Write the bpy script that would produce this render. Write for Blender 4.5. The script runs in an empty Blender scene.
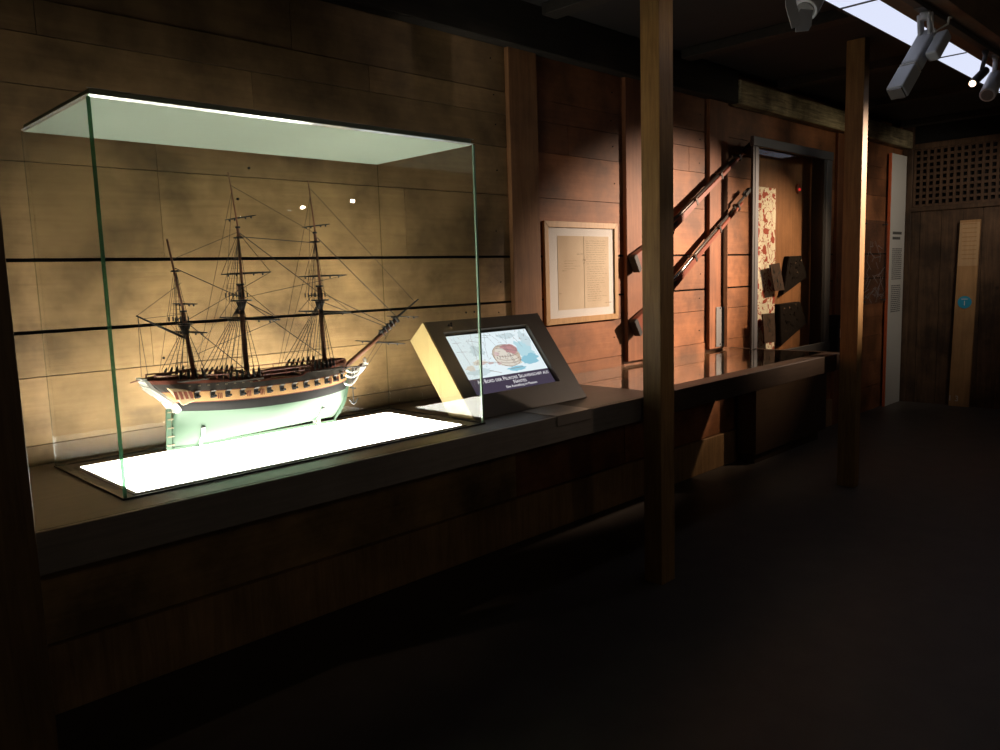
import bpy, bmesh, math, random
from mathutils import Vector, Matrix

random.seed(7)
scene = bpy.context.scene
COL = scene.collection
PI = math.pi

# ------------------------------------------------------------------ helpers
def link(o):
    COL.objects.link(o)
    return o

class MB:
    """collects shapes into one bmesh; build() links them as ONE mesh object"""
    def __init__(self):
        self.bm = bmesh.new()
        self.tone = self.bm.loops.layers.float_color.new('tone')
        self.mi = 0
        self.t = 1.0
        self.tint = (1, 1, 1)
    def _paint(self, faces):
        for f in faces:
            f.material_index = self.mi
            for l in f.loops:
                l[self.tone] = (self.t * self.tint[0], self.t * self.tint[1], self.t * self.tint[2], 1)
    def poly(self, pts):
        f = self.bm.faces.new([self.bm.verts.new(p) for p in pts])
        self._paint([f])
        return f
    def hexa(self, p):
        """8 corners: bottom ring 0-3, top ring 4-7"""
        v = [self.bm.verts.new(q) for q in p]
        fs = [self.bm.faces.new([v[i] for i in q]) for q in
              ((3, 2, 1, 0), (4, 5, 6, 7), (0, 1, 5, 4), (1, 2, 6, 5), (2, 3, 7, 6), (3, 0, 4, 7))]
        self._paint(fs)
        return fs
    def box(self, x0, x1, y0, y1, z0, z1, bevel=0.0, seg=1):
        fs = self.hexa([(x0, y0, z0), (x1, y0, z0), (x1, y1, z0), (x0, y1, z0),
                        (x0, y0, z1), (x1, y0, z1), (x1, y1, z1), (x0, y1, z1)])
        if bevel > 0:
            self.bev(fs, bevel, seg)
        return self
    def bev(self, fs, b, seg=1):
        es = list({e for f in fs for e in f.edges})
        r = bmesh.ops.bevel(self.bm, geom=es, offset=b, segments=seg, affect='EDGES', profile=0.5)
        self._paint(r['faces'])
    def obox(self, c, ax, ay, az, hx, hy, hz, bevel=0.0, seg=1):
        c = Vector(c); ax = Vector(ax).normalized() * hx; ay = Vector(ay).normalized() * hy; az = Vector(az).normalized() * hz
        s = [(-1, -1), (1, -1), (1, 1), (-1, 1)]
        fs = self.hexa([c + ax * a + ay * b - az for a, b in s] + [c + ax * a + ay * b + az for a, b in s])
        if bevel > 0:
            self.bev(fs, bevel, seg)
        return self
    def prism(self, pts, ext, bevel=0.0):
        """closed 3D outline pushed along ext"""
        ext = Vector(ext)
        a = [self.bm.verts.new(p) for p in pts]
        b = [self.bm.verts.new(Vector(p) + ext) for p in pts]
        n = len(pts)
        fs = [self.bm.faces.new(a[::-1]), self.bm.faces.new(b)]
        for i in range(n):
            fs.append(self.bm.faces.new((a[i], a[(i + 1) % n], b[(i + 1) % n], b[i])))
        self._paint(fs)
        if bevel > 0:
            self.bev(fs, bevel)
        return self
    def tube(self, pts, r, n=8, cap=True):
        pts = [Vector(p) for p in pts]
        rs = r if isinstance(r, (list, tuple)) else [r] * len(pts)
        rings = []
        for i, p in enumerate(pts):
            d = (pts[min(i + 1, len(pts) - 1)] - pts[max(i - 1, 0)])
            if d.length < 1e-9: d = Vector((0, 0, 1))
            d.normalize()
            up = Vector((0, 0, 1)) if abs(d.z) < 0.95 else Vector((0, 1, 0))
            a = d.cross(up).normalized(); b = a.cross(d).normalized()
            rings.append([self.bm.verts.new(p + (a * math.cos(2 * PI * k / n) + b * math.sin(2 * PI * k / n)) * rs[i]) for k in range(n)])
        fs = []
        for i in range(len(rings) - 1):
            for k in range(n):
                fs.append(self.bm.faces.new((rings[i][k], rings[i][(k + 1) % n], rings[i + 1][(k + 1) % n], rings[i + 1][k])))
        if cap:
            fs.append(self.bm.faces.new(rings[0][::-1])); fs.append(self.bm.faces.new(rings[-1]))
        self._paint(fs)
        for f in fs[:-2] if cap else fs: f.smooth = n >= 8
        return self
    def sphere(self, c, r, sx=1, sy=1, sz=1, u=10, v=7):
        ret = bmesh.ops.create_uvsphere(self.bm, u_segments=u, v_segments=v, radius=r,
                                        matrix=Matrix.Translation(c) @ Matrix.Diagonal((sx, sy, sz, 1)))
        fs = list({f for w in ret['verts'] for f in w.link_faces})
        self._paint(fs)
        for f in fs: f.smooth = True
        return self
    def build(self, name, mats, parent=None):
        bmesh.ops.recalc_face_normals(self.bm, faces=self.bm.faces)
        me = bpy.data.meshes.new(name)
        self.bm.to_mesh(me); self.bm.free()
        for m in (mats if isinstance(mats, (list, tuple)) else [mats]):
            me.materials.append(m)
        o = link(bpy.data.objects.new(name, me))
        if parent is not None:
            put_under(o, parent)
        return o

def put_under(o, parent):
    """parent o, whose mesh is in world coordinates: undo the offset of the thing's base"""
    o.parent = parent
    if parent.parent is None:
        o.matrix_parent_inverse = parent.matrix_basis.inverted()

def tag(o, label=None, cat=None, group=None, kind=None):
    for k, v in (('label', label), ('category', cat), ('group', group), ('kind', kind)):
        if v: o[k] = v
    return o

def thing(name, loc, label, cat, group=None):
    o = link(bpy.data.objects.new(name, None))
    o.location = loc
    o.empty_display_size = 0.05
    return tag(o, label, cat, group)

# ------------------------------------------------------------------ materials
def newmat(name):
    m = bpy.data.materials.new(name); m.use_nodes = True
    nt = m.node_tree; nt.nodes.clear()
    out = nt.nodes.new('ShaderNodeOutputMaterial')
    return m, nt, out

def N(nt, t, **kw):
    n = nt.nodes.new(t)
    for k, v in kw.items():
        if k.startswith('i_'):
            key = k[2:]
            n.inputs[int(key) if key.isdigit() else key.replace('_', ' ')].default_value = v
        else: setattr(n, k, v)
    return n

def rgb(c): return (c[0], c[1], c[2], 1)

def plain(name, col, rough=0.6, metal=0.0, var=0.15, scale=20, bump=0.0, spec=0.5):
    m, nt, out = newmat(name)
    b = N(nt, 'ShaderNodeBsdfPrincipled', i_Roughness=rough, i_Metallic=metal)
    b.inputs['Specular IOR Level'].default_value = spec
    tc = N(nt, 'ShaderNodeTexCoord')
    no = N(nt, 'ShaderNodeTexNoise', i_Scale=scale, i_Detail=4.0)
    nt.links.new(tc.outputs['Object'], no.inputs['Vector'])
    mx = N(nt, 'ShaderNodeMix', data_type='RGBA')
    mx.inputs['A'].default_value = rgb([c * (1 - var) for c in col])
    mx.inputs['B'].default_value = rgb([min(1, c * (1 + var)) for c in col])
    nt.links.new(no.outputs['Fac'], mx.inputs['Factor'])
    nt.links.new(mx.outputs['Result'], b.inputs['Base Color'])
    if bump > 0:
        bp = N(nt, 'ShaderNodeBump', i_Strength=bump, i_Distance=0.01)
        nt.links.new(no.outputs['Fac'], bp.inputs['Height']); nt.links.new(bp.outputs['Normal'], b.inputs['Normal'])
    nt.links.new(b.outputs['BSDF'], out.inputs['Surface'])
    return m

def wood(name, dark, light, axis='X', rough=0.55, stains=0.35, fine=1.0, bump=0.25, knots=False, spec=0.4):
    """grain stretched along one axis, blotches, tone attribute per board"""
    m, nt, out = newmat(name); L = nt.links.new
    b = N(nt, 'ShaderNodeBsdfPrincipled', i_Roughness=rough)
    b.inputs['Specular IOR Level'].default_value = spec
    tc = N(nt, 'ShaderNodeTexCoord')
    mp = N(nt, 'ShaderNodeMapping')
    s = {'X': (1.2, 14, 22), 'Y': (14, 1.2, 22), 'Z': (16, 16, 1.1)}[axis]
    mp.inputs['Scale'].default_value = [q * fine for q in s]
    L(tc.outputs['Object'], mp.inputs['Vector'])
    at = N(nt, 'ShaderNodeAttribute', attribute_name='tone')
    off = N(nt, 'ShaderNodeVectorMath', operation='MULTIPLY_ADD')
    off.inputs[1].default_value = (37, 53, 71)
    L(at.outputs['Color'], off.inputs[0]); L(mp.outputs['Vector'], off.inputs[2])
    g = N(nt, 'ShaderNodeTexNoise', i_Scale=2.2, i_Detail=7.0, i_Roughness=0.62, i_Distortion=0.6)
    L(off.outputs['Vector'], g.inputs['Vector'])
    rp = N(nt, 'ShaderNodeValToRGB')
    rp.color_ramp.elements[0].position = 0.28; rp.color_ramp.elements[0].color = rgb(dark)
    rp.color_ramp.elements[1].position = 0.72; rp.color_ramp.elements[1].color = rgb(light)
    L(g.outputs['Fac'], rp.inputs['Fac'])
    bl = N(nt, 'ShaderNodeTexNoise', i_Scale=2.6, i_Detail=5.0, i_Roughness=0.6)
    L(tc.outputs['Object'], bl.inputs['Vector'])
    r2 = N(nt, 'ShaderNodeMapRange'); r2.inputs['From Min'].default_value = 0.35; r2.inputs['From Max'].default_value = 0.65
    r2.inputs['To Min'].default_value = 1 - stains; r2.inputs['To Max'].default_value = 1.0 + stains * 0.35
    L(bl.outputs['Fac'], r2.inputs['Value'])
    m1 = N(nt, 'ShaderNodeVectorMath', operation='SCALE'); L(rp.outputs['Color'], m1.inputs[0]); L(r2.outputs['Result'], m1.inputs['Scale'])
    m2 = N(nt, 'ShaderNodeVectorMath', operation='MULTIPLY'); L(m1.outputs['Vector'], m2.inputs[0]); L(at.outputs['Color'], m2.inputs[1])
    last = m2
    if knots:
        vo = N(nt, 'ShaderNodeTexVoronoi', i_Scale=3.3)
        L(tc.outputs['Object'], vo.inputs['Vector'])
        kr = N(nt, 'ShaderNodeMapRange'); kr.inputs['From Min'].default_value = 0.018; kr.inputs['From Max'].default_value = 0.075
        kr.inputs['To Min'].default_value = 0.25; kr.inputs['To Max'].default_value = 1.0
        L(vo.outputs['Distance'], kr.inputs['Value'])
        m3 = N(nt, 'ShaderNodeVectorMath', operation='SCALE'); L(m2.outputs['Vector'], m3.inputs[0]); L(kr.outputs['Result'], m3.inputs['Scale'])
        last = m3
    L(last.outputs['Vector'], b.inputs['Base Color'])
    bp = N(nt, 'ShaderNodeBump', i_Strength=bump, i_Distance=0.004)
    L(g.outputs['Fac'], bp.inputs['Height']); L(bp.outputs['Normal'], b.inputs['Normal'])
    L(b.outputs['BSDF'], out.inputs['Surface'])
    return m

def emit(name, col, s):
    m, nt, out = newmat(name)
    e = N(nt, 'ShaderNodeEmission', i_Color=rgb(col), i_Strength=s)
    nt.links.new(e.outputs['Emission'], out.inputs['Surface'])
    return m

def glass(name, tint=(0.95, 0.98, 0.96), base=0.04, gain=0.96, rough=0.0):
    """clear sheet: see-through tint with a mirror that grows towards grazing (thin-pane Schlick)"""
    m, nt, out = newmat(name); L = nt.links.new
    geo = N(nt, 'ShaderNodeNewGeometry')
    dt = N(nt, 'ShaderNodeVectorMath', operation='DOT_PRODUCT')
    L(geo.outputs['Incoming'], dt.inputs[0]); L(geo.outputs['Normal'], dt.inputs[1])
    ab = N(nt, 'ShaderNodeMath', operation='ABSOLUTE'); L(dt.outputs['Value'], ab.inputs[0])
    su = N(nt, 'ShaderNodeMath', operation='SUBTRACT', i_0=1.0); L(ab.outputs[0], su.inputs[1])
    pw = N(nt, 'ShaderNodeMath', operation='POWER', i_1=5.0); L(su.outputs[0], pw.inputs[0])
    ma = N(nt, 'ShaderNodeMath', operation='MULTIPLY_ADD', i_1=gain, i_2=base, use_clamp=True); L(pw.outputs[0], ma.inputs[0])
    tr = N(nt, 'ShaderNodeBsdfTransparent', i_Color=rgb(tint))
    gl = N(nt, 'ShaderNodeBsdfGlossy', i_Color=(1, 1, 1, 1), i_Roughness=rough)
    mx = N(nt, 'ShaderNodeMixShader')
    L(ma.outputs[0], mx.inputs['Fac']); L(tr.outputs['BSDF'], mx.inputs[1]); L(gl.outputs['BSDF'], mx.inputs[2])
    L(mx.outputs['Shader'], out.inputs['Surface'])
    return m

M = {}
M['wall'] = wood('old_pine_boards', (0.385, 0.230, 0.101), (0.50, 0.310, 0.138), 'X', 0.6, 0.60)
M['batten'] = wood('pine_battens', (0.24, 0.135, 0.060), (0.44, 0.262, 0.120), 'Z', 0.6, 0.3)
M['gap'] = plain('dark_gap', (0.006, 0.005, 0.004), 0.9)
M['post'] = wood('oak_post', (0.24, 0.125, 0.040), (0.46, 0.27, 0.10), 'Z', 0.5, 0.18, 1.6)
M['counter'] = wood('counter_brown', (0.075, 0.057, 0.042), (0.105, 0.08, 0.06), 'X', 0.42, 0.2, 1.5, 0.08)
M['rim'] = wood('counter_rim', (0.042, 0.026, 0.016), (0.062, 0.040, 0.026), 'X', 0.45, 0.2, 1.5, 0.08)
M['fascia'] = wood('counter_fascia', (0.22, 0.19, 0.165), (0.30, 0.26, 0.225), 'X', 0.5, 0.2, 1.5, 0.08)
M['beam'] = wood('worn_beam', (0.13, 0.10, 0.055), (0.55, 0.46, 0.27), 'X', 0.75, 0.75, 1.3, 0.5)
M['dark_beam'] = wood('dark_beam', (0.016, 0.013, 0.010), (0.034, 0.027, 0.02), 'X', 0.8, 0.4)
M['end'] = wood('end_wall_planks', (0.055, 0.030, 0.016), (0.16, 0.092, 0.050), 'Z', 0.6, 0.6, 0.8, 0.3, True)
M['lattice'] = wood('lattice_wood', (0.07, 0.038, 0.021), (0.11, 0.062, 0.035), 'Z', 0.6, 0.3)
M['floor'] = plain('dark_floor', (0.080, 0.066, 0.055), 0.5, 0, 0.35, 6, 0.05)
M['ceil'] = plain('black_ceiling', (0.015, 0.013, 0.012), 0.9, 0, 0.4, 5)
M['glass'] = glass('case_glass', (0.988, 0.994, 0.988), 0.024, 0.95)
M['weak_glass'] = glass('non_reflecting_glass', (0.985, 0.99, 0.985), 0.0035, 0.4)
M['pane'] = glass('picture_glass', (0.97, 0.97, 0.97), 0.02, 0.5)
M['table_glass'] = glass('table_glass', (0.86, 0.9, 0.88), 0.06, 0.94)
M['acrylic'] = glass('acrylic', (0.9, 0.9, 0.92), 0.06, 0.9, 0.08)
def edge_mat():
    m, nt, out = newmat('green_glass_edge'); L = nt.links.new
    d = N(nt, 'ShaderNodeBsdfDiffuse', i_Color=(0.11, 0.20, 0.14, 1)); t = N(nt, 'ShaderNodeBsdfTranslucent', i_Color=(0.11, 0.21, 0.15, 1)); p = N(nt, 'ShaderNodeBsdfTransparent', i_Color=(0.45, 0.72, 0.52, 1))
    a = N(nt, 'ShaderNodeMixShader', i_Fac=0.5); b = N(nt, 'ShaderNodeMixShader', i_Fac=0.45)
    L(d.outputs[0], a.inputs[1]); L(t.outputs[0], a.inputs[2]); L(a.outputs[0], b.inputs[1]); L(p.outputs[0], b.inputs[2]); L(b.outputs[0], out.inputs['Surface'])
    return m
M['edge'] = edge_mat()
M['edge_lit'] = plain('lit_green_glass_edge', (0.30, 0.46, 0.35), 0.15, 0, 0.08, 8, 0, 0.8)  # brighter copy of the edge green, light in the glass put into the colour
M['edge_pale'] = glass('pale_glass_edge', (0.80, 0.84, 0.80), 0.05, 0.5, 0.2)
M['panel'] = emit('light_panel', (1.0, 0.965, 0.85), 16.5)
M['strip'] = emit('fluorescent_diffuser', (0.76, 0.81, 1.0), 0.98)
M['steel'] = plain('grey_aluminium', (0.11, 0.11, 0.112), 0.42, 0.6, 0.08, 30)
M['white_paint'] = plain('lamp_grey_paint', (0.52, 0.54, 0.58), 0.45, 0, 0.06, 15)
M['lamp_dark'] = plain('lamp_dark', (0.05, 0.05, 0.055), 0.5)
M['black'] = plain('black', (0.012, 0.011, 0.010), 0.55)
M['track'] = plain('track_brown', (0.05, 0.045, 0.04), 0.6)
M['trough'] = wood('trough_wood', (0.13, 0.085, 0.055), (0.20, 0.13, 0.085), 'X', 0.7, 0.3)
# frosted pale top of the case
def frosted():
    m, nt, out = newmat('frosted_green_glass'); L = nt.links.new
    d = N(nt, 'ShaderNodeBsdfDiffuse', i_Color=(0.39, 0.465, 0.375, 1))
    t = N(nt, 'ShaderNodeBsdfTranslucent', i_Color=(0.28, 0.34, 0.26, 1))
    g = N(nt, 'ShaderNodeBsdfGlossy', i_Roughness=0.18, i_Color=(0.9, 1, 0.92, 1))
    a = N(nt, 'ShaderNodeMixShader', i_Fac=0.12); b = N(nt, 'ShaderNodeMixShader', i_Fac=0.06)
    L(d.outputs[0], a.inputs[1]); L(t.outputs[0], a.inputs[2]); L(a.outputs[0], b.inputs[1]); L(g.outputs[0], b.inputs[2])
    L(b.outputs[0], out.inputs['Surface'])
    return m
M['frost'] = frosted()
M['polish'] = plain('polished_edge', (0.95, 0.98, 0.95), 0.16, 0.6, 0.02, 5, 0, 1.0)

# ------------------------------------------------------------------ camera
CAMP = dict(f=788.449, r=(0.7069, -0.7061, -0.0312), u=(0.1105, 0.0668, 0.9917), fw=(0.6985, 0.7047, -0.1249))
cam = bpy.data.cameras.new('camera'); co = link(bpy.data.objects.new('camera', cam))
cam.sensor_fit = 'HORIZONTAL'; cam.sensor_width = 36.0; cam.lens = 36.0 * CAMP['f'] / 1000.0
cam.clip_start = 0.02
pit, rol, yaw = 0.12522841, -0.0312897247, 0.781105722
fw = Vector((math.sin(yaw) * math.cos(pit), math.cos(yaw) * math.cos(pit), -math.sin(pit)))
rt = Vector((math.cos(yaw), -math.sin(yaw), 0)); up = rt.cross(fw)
r2 = rt * math.cos(rol) + up * math.sin(rol); u2 = -rt * math.sin(rol) + up * math.cos(rol)
mat = Matrix((r2, u2, -fw)).transposed().to_4x4(); mat.translation = (0, 0, 1.55)
co.matrix_world = mat
scene.camera = co

# ------------------------------------------------------------------ the setting
YW = 3.128       # back wall face
HC = 0.93        # counter height
YF = 2.243       # counter front
XE = 9.43        # end wall
CEIL = 3.02

tag(MB().box(-1.5, XE + 0.2, -2.5, YW + 0.3, -0.1, 0).build('floor', M['floor']), 'dark polished floor', None, None, 'structure')
tag(MB().box(-1.5, XE + 0.2, -2.5, YW + 0.3, CEIL, CEIL + 0.1).build('ceiling', M['ceil']), None, None, None, 'structure')

# back wall: old horizontal boards with gaps between battens
wb = MB()
wb.mi = 1; wb.t = 1; wb.box(-1.5, XE + 0.1, YW + 0.024, YW + 0.12, 0, CEIL + 0.05); wb.mi = 0
rows = [0.0, 0.262, 0.53, 0.80, 1.000, 1.243, 1.402, 1.655, 1.992, 2.252, 2.426, 2.546, 2.80, 3.03]
gaps = {1.402: 0.013, 1.655: 0.014, 0.262: 0.006, 1.243: 0.004}
secs = [(-1.5, 3.21), (3.21, 4.27), (4.27, 5.32), (5.32, 7.4), (7.4, XE)]
joints = {(0, 8): [1.278], (0, 9): [1.70], (0, 7): [1.278, 2.48], (0, 10): [0.9, 2.3], (0, 5): [1.2], (0, 11): [1.9], (1, 9): [3.74], (2, 9): [5.08]}
rw = random.Random(11)
for si, (xa, xb) in enumerate(secs):
    for i in range(len(rows) - 1):
        z0, z1 = rows[i], rows[i + 1]
        xs = [xa] + [j for j in joints.get((si, i), [])] + [xb]
        for a, b in zip(xs, xs[1:]):
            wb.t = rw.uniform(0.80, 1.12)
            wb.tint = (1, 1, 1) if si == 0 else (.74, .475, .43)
            wb.t *= {4: .95, 5: 1.12, 6: 1.12, 7: .78, 8: .66, 9: .66, 10: .62, 11: .55, 12: .5}.get(i, .9) if si == 0 else (1.0 if i < 9 else .72)  # upper rows darker: light fading up the wall is put into the tone
            g0 = gaps.get(z0, 0.003) / 2; g1 = gaps.get(z1, 0.003) / 2
            yy = YW + rw.uniform(0, 0.004)
            e0, e1 = rw.uniform(-.003, .003), rw.uniform(-.003, .003)
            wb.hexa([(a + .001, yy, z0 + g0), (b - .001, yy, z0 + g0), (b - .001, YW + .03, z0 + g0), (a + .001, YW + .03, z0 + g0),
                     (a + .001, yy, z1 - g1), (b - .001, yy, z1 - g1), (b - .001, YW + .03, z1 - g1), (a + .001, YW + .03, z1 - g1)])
# nail heads in the boards
wb.mi = 1
for si, (xa, xb) in enumerate(secs):
    for x in ((xa + .09, xb - .09) if si < 4 else (xa + .2,)):
        for i in range(4, len(rows) - 2):
            zc = (rows[i] + rows[i + 1]) / 2 + rw.uniform(-.04, .04)
            xx = x + rw.uniform(-.02, .02)
            wb.tube([(xx, YW - .0012, zc), (xx, YW + .01, zc)], 0.0042, 6)
for x, z in ((1.66, 2.03), (1.52, 2.13), (1.60, 1.90), (1.24, 1.27), (2.86, 1.36), (2.92, 1.36)):
    wb.tube([(x, YW - .0012, z), (x, YW + .01, z)], 0.0055, 8)
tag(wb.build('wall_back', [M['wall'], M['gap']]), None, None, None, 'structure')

# vertical battens nailed over the boards
for i, (xa, xb, z0, t) in enumerate([(3.208, 3.438, 0.955, 1.0), (4.275, 4.505, 0.955, 1.05), (5.312, 5.58, 0.945, 0.95), (7.62, 7.86, 0.0, .9)]):
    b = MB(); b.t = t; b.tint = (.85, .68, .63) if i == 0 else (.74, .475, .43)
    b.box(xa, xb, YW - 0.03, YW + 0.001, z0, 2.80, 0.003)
    tag(b.build('trim_%d' % (i + 1), M['batten']), None, None, None, 'structure')
# base board of the wall under the counter
b = MB(); b.t = 1.0; b.box(-1.5, 8.3, YW - 0.022, YW, 0.0, 0.26, 0.003)
tag(b.build('baseboard_back', M['batten']), None, None, None, 'structure')
# beam along the wall head
b = MB(); b.box(5.64, XE, YW - 0.10, YW, 2.775, 2.955, 0.01)
tag(b.build('trim_5', M['beam']), None, None, None, 'structure')
b = MB(); b.box(-1.5, 5.639, YW - 0.08, YW, 2.78, CEIL, 0.006)  # same beam further left, its lack of light put into a darker colour
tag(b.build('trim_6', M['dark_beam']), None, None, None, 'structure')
# wooden ceiling joists running across the room
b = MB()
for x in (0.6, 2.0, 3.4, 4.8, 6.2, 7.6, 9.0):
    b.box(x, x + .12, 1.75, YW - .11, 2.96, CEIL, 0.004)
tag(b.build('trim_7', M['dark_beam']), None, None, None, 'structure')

# end wall
eb = MB(); rw = random.Random(3)
y = YW + .1
ys = [3.23, 2.93, 2.72, 2.33, 1.95, 1.6, 1.2, .8, .3, -.2, -.8, -1.5, -2.5]
for a, c in zip(ys, ys[1:]):
    eb.t = rw.uniform(0.7, 1.1)
    eb.box(XE, XE + .05, c + .002, a - .002, 0, 2.13)
eb.mi = 1; eb.t = 1
eb.box(XE + .045, XE + .15, -2.5, YW + .1, 0, CEIL)
tag(eb.build('wall_end', [M['end'], M['gap']]), None, None, None, 'structure')
b = MB(); b.t = .8
b.box(XE - .02, XE + .03, -2.5, YW - .1, 2.10, 2.15, .004)
b.box(XE - .02, XE + .03, -2.5, YW - .1, 2.76, 2.82, .004)
b.box(XE - .02, XE + .03, 3.02, YW - .001, 0.0, CEIL, .004)
tag(b.build('trim_8', M['end']), None, None, None, 'structure')
# lattice screen above the end wall
lt = MB()
yy = 3.015
while yy > -0.5:
    lt.t = rw.uniform(.85, 1.1)
    lt.box(XE - .004, XE + .012, yy - .026, yy, 2.15, 2.76); yy -= .0655
for k in range(10):
    lt.t = rw.uniform(.85, 1.1)
    z = 2.15 + k * .066
    lt.box(XE + .002, XE + .018, -.5, 3.015, z, z + .026)
tag(lt.build('lattice_screen', M['lattice']), 'dark wooden lattice screen set high in the plank end wall', 'lattice')

# ------------------------------------------------------------------ posts
def post(x0, x1, y0, y1, label, tone):
    b = MB(); b.t = tone
    b.box(x0, x1, y0, y1, 0.0, CEIL, 0.004, 2)
    o = b.build('wooden_post', M['post'])
    return tag(o, label, 'post', 'square posts along the counter')
post(0.345, 0.495, 2.105, 2.225, 'dark square wooden post at the left end of the counter, beside the ship case', 0.45)
post(3.185, 3.302, 2.118, 2.222, 'tall square wooden post before the counter, between the framed document and the muskets', .82)
post(5.515, 5.602, 2.085, 2.205, 'tall square wooden post before the right end of the counter, beside the glass showcase', .74)

# ------------------------------------------------------------------ counter
ct = thing('display_counter', (3.0, YF, 0), 'long dark wooden display counter fixed along the plank wall, its far part glass topped', 'counter')
b = MB()
b.box(0.30, 3.412, YF + .02, YW - .001, HC - .03, HC, .0015)
b.build('worktop', M['counter'], ct)
b = MB(); b.box(0.30, 3.412, YF, YF + .0195, HC - .115, HC, .002)
b.build('fascia', M['fascia'], ct)
b = MB(); b.box(3.4135, 5.69, YF, YF + .0195, HC - .115, HC, .002)
b.build('fascia', M['rim'], ct)
b = MB()
b.box(0.30, 5.68, YF + .021, YW - .002, HC - .112, HC - .095)
for x in (1.5, 3.43, 5.66): b.box(x, x + .02, YF + .03, YW - .01, HC - .0945, HC - .031)
b.build('underside', M['counter'], ct)
b = MB(); b.box(3.414, 5.69, YF + .0205, 2.365, HC - .030, HC, .0015); b.box(5.66, 5.69, 2.366, YW - .001, HC - .030, HC, .0015)
b.build('rim', M['rim'], ct)
b = MB(); b.box(3.414, 5.658, 2.367, YW - .002, HC - .010, HC - .001)
b.build('glass_top', M['table_glass'], ct)
b = MB(); b.box(3.452, 5.655, 2.37, YW - .02, HC - .094, HC - .085)
b.build('display_tray', M['rim'], ct)

# ------------------------------------------------------------------ ship case
CX0, CX1, CY0, CY1, CT = 0.797, 2.262, 2.386, 3.040, 2.088
cs = thing('glass_case', (1.52, 2.71, HC), 'large clear glass case with a pale green top standing over the ship model', 'display case')
T = 0.008; z0 = HC + .001; z1 = CT - .011
MB().box(CX0 + T, CX1 - T, CY0, CY0 + T, z0, z1).build('front_pane', M['glass'], cs)
MB().box(CX0 + T, CX1 - T, CY1 - T, CY1, z0, z1).build('back_pane', M['weak_glass'], cs)
MB().box(CX0, CX0 + T, CY0 + T, CY1 - T, z0, z1).build('side_pane', M['glass'], cs)
MB().box(CX1 - T, CX1, CY0 + T, CY1 - T, z0, z1).build('side_pane', M['glass'], cs)
for x in (CX0, CX1 - T):
    for yv in (CY0, CY1 - T):
        w = .0085 if yv == CY0 else .003
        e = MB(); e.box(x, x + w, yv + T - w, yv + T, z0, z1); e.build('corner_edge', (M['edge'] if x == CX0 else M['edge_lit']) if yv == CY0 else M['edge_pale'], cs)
B_ = .010
MB().box(CX0 + B_, CX1 - B_, CY0 + B_, CY1, CT - .0105, CT + .012).build('top_pane', M['frost'], cs)
# bevelled polished lower edge of the top sheet, clear edge above it, thin ground upper arris
e = MB()
za, zb = CT - .0105, CT - .005
e.hexa([(CX0 + B_ - .001, CY0 + B_ - .001, za), (CX1 - B_ + .001, CY0 + B_ - .001, za), (CX1 - B_ + .001, CY0 + B_ - .0003, za), (CX0 + B_ - .001, CY0 + B_ - .0003, za),
        (CX0, CY0, zb), (CX1, CY0, zb), (CX1, CY0 + B_ - .0003, zb), (CX0, CY0 + B_ - .0003, zb)])
for s, xx in ((1, CX0), (-1, CX1)):
    q = sorted((xx, xx + s * (B_ - .0003)))
    e.hexa([(xx + s * (B_ - .001), CY0 + B_, za), (xx + s * (B_ - .0003), CY0 + B_, za), (xx + s * (B_ - .0003), CY1, za), (xx + s * (B_ - .001), CY1, za),
            (xx, CY0 + B_, zb), (xx + s * (B_ - .0003), CY0 + B_, zb), (xx + s * (B_ - .0003), CY1, zb), (xx, CY1, zb)])
e.build('top_edge', M['polish'], cs)
e = MB(); e.box(CX0 + .002, CX1 - .002, CY0 + .002, CY0 + .004, CT + .011, CT + .0135); e.build('top_arris', M['polish'], cs)
# base strip round the case foot
e = MB()
for a in ((CX0 - .004, CX1 + .004, CY0 - .004, CY0 - .001), (CX0 - .004, CX1 + .004, CY1 + .001, CY1 + .004), (CX0 - .004, CX0 - .001, CY0, CY1), (CX1 + .001, CX1 + .004, CY0, CY1)):
    e.box(*a, HC + .0005, HC + .006)
e.build('foot_strip', M['black'], cs)

lp = thing('light_table', (1.5, 2.68, HC), 'glowing white light panel lying under the ship model inside the glass case', 'light panel')
MB().box(0.850, 2.172, 2.430, 2.945, HC + .0012, HC + .006).build('diffuser', M['panel'], lp)
e = MB()
for a in ((0.835, 2.187, 2.412, 2.429), (0.835, 2.187, 2.946, 2.962), (0.835, 0.849, 2.4295, 2.9455), (2.173, 2.187, 2.4295, 2.9455)):
    e.box(*a, HC + .0012, HC + .005)
e.build('frame', M['counter'], lp)
# ------------------------------------------------------------------ ship model
YS = 2.72
M['green'] = plain('pale_green_paint', (0.075, 0.130, 0.086), 0.35, 0, 0.06, 25, 0, 0.3)
M['wale'] = plain('wale_grey', (0.012, 0.011, 0.0105), 0.6, 0, 0.2, 40, 0, 0.12)
M['ochre'] = plain('ochre_band', (0.60, 0.34, 0.14), 0.5, 0, 0.12, 60)
M['upper'] = plain('upper_works_dark', (0.085, 0.072, 0.06), 0.5, 0, 0.3, 60)
M['redwood'] = plain('red_brown_wood', (0.20, 0.055, 0.030), 0.5, 0, 0.3, 60)
M['deck'] = wood('ship_deck', (0.25, 0.15, 0.08), (0.38, 0.24, 0.13), 'X', 0.6, 0.2, 6)
M['mast'] = plain('mast_brown', (0.24, 0.095, 0.048), 0.45, 0, 0.25, 60)
M['yard'] = plain('yard_black', (0.022, 0.018, 0.015), 0.5, 0, 0.2, 60)
M['rope'] = plain('tarred_rope', (0.045, 0.035, 0.026), 0.8, 0, 0.2, 90)
M['tanrope'] = plain('tan_rope', (0.26, 0.17, 0.08), 0.8, 0, 0.2, 90)
M['white'] = plain('white_carving', (0.80, 0.78, 0.70), 0.45, 0, 0.05, 80)
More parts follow.
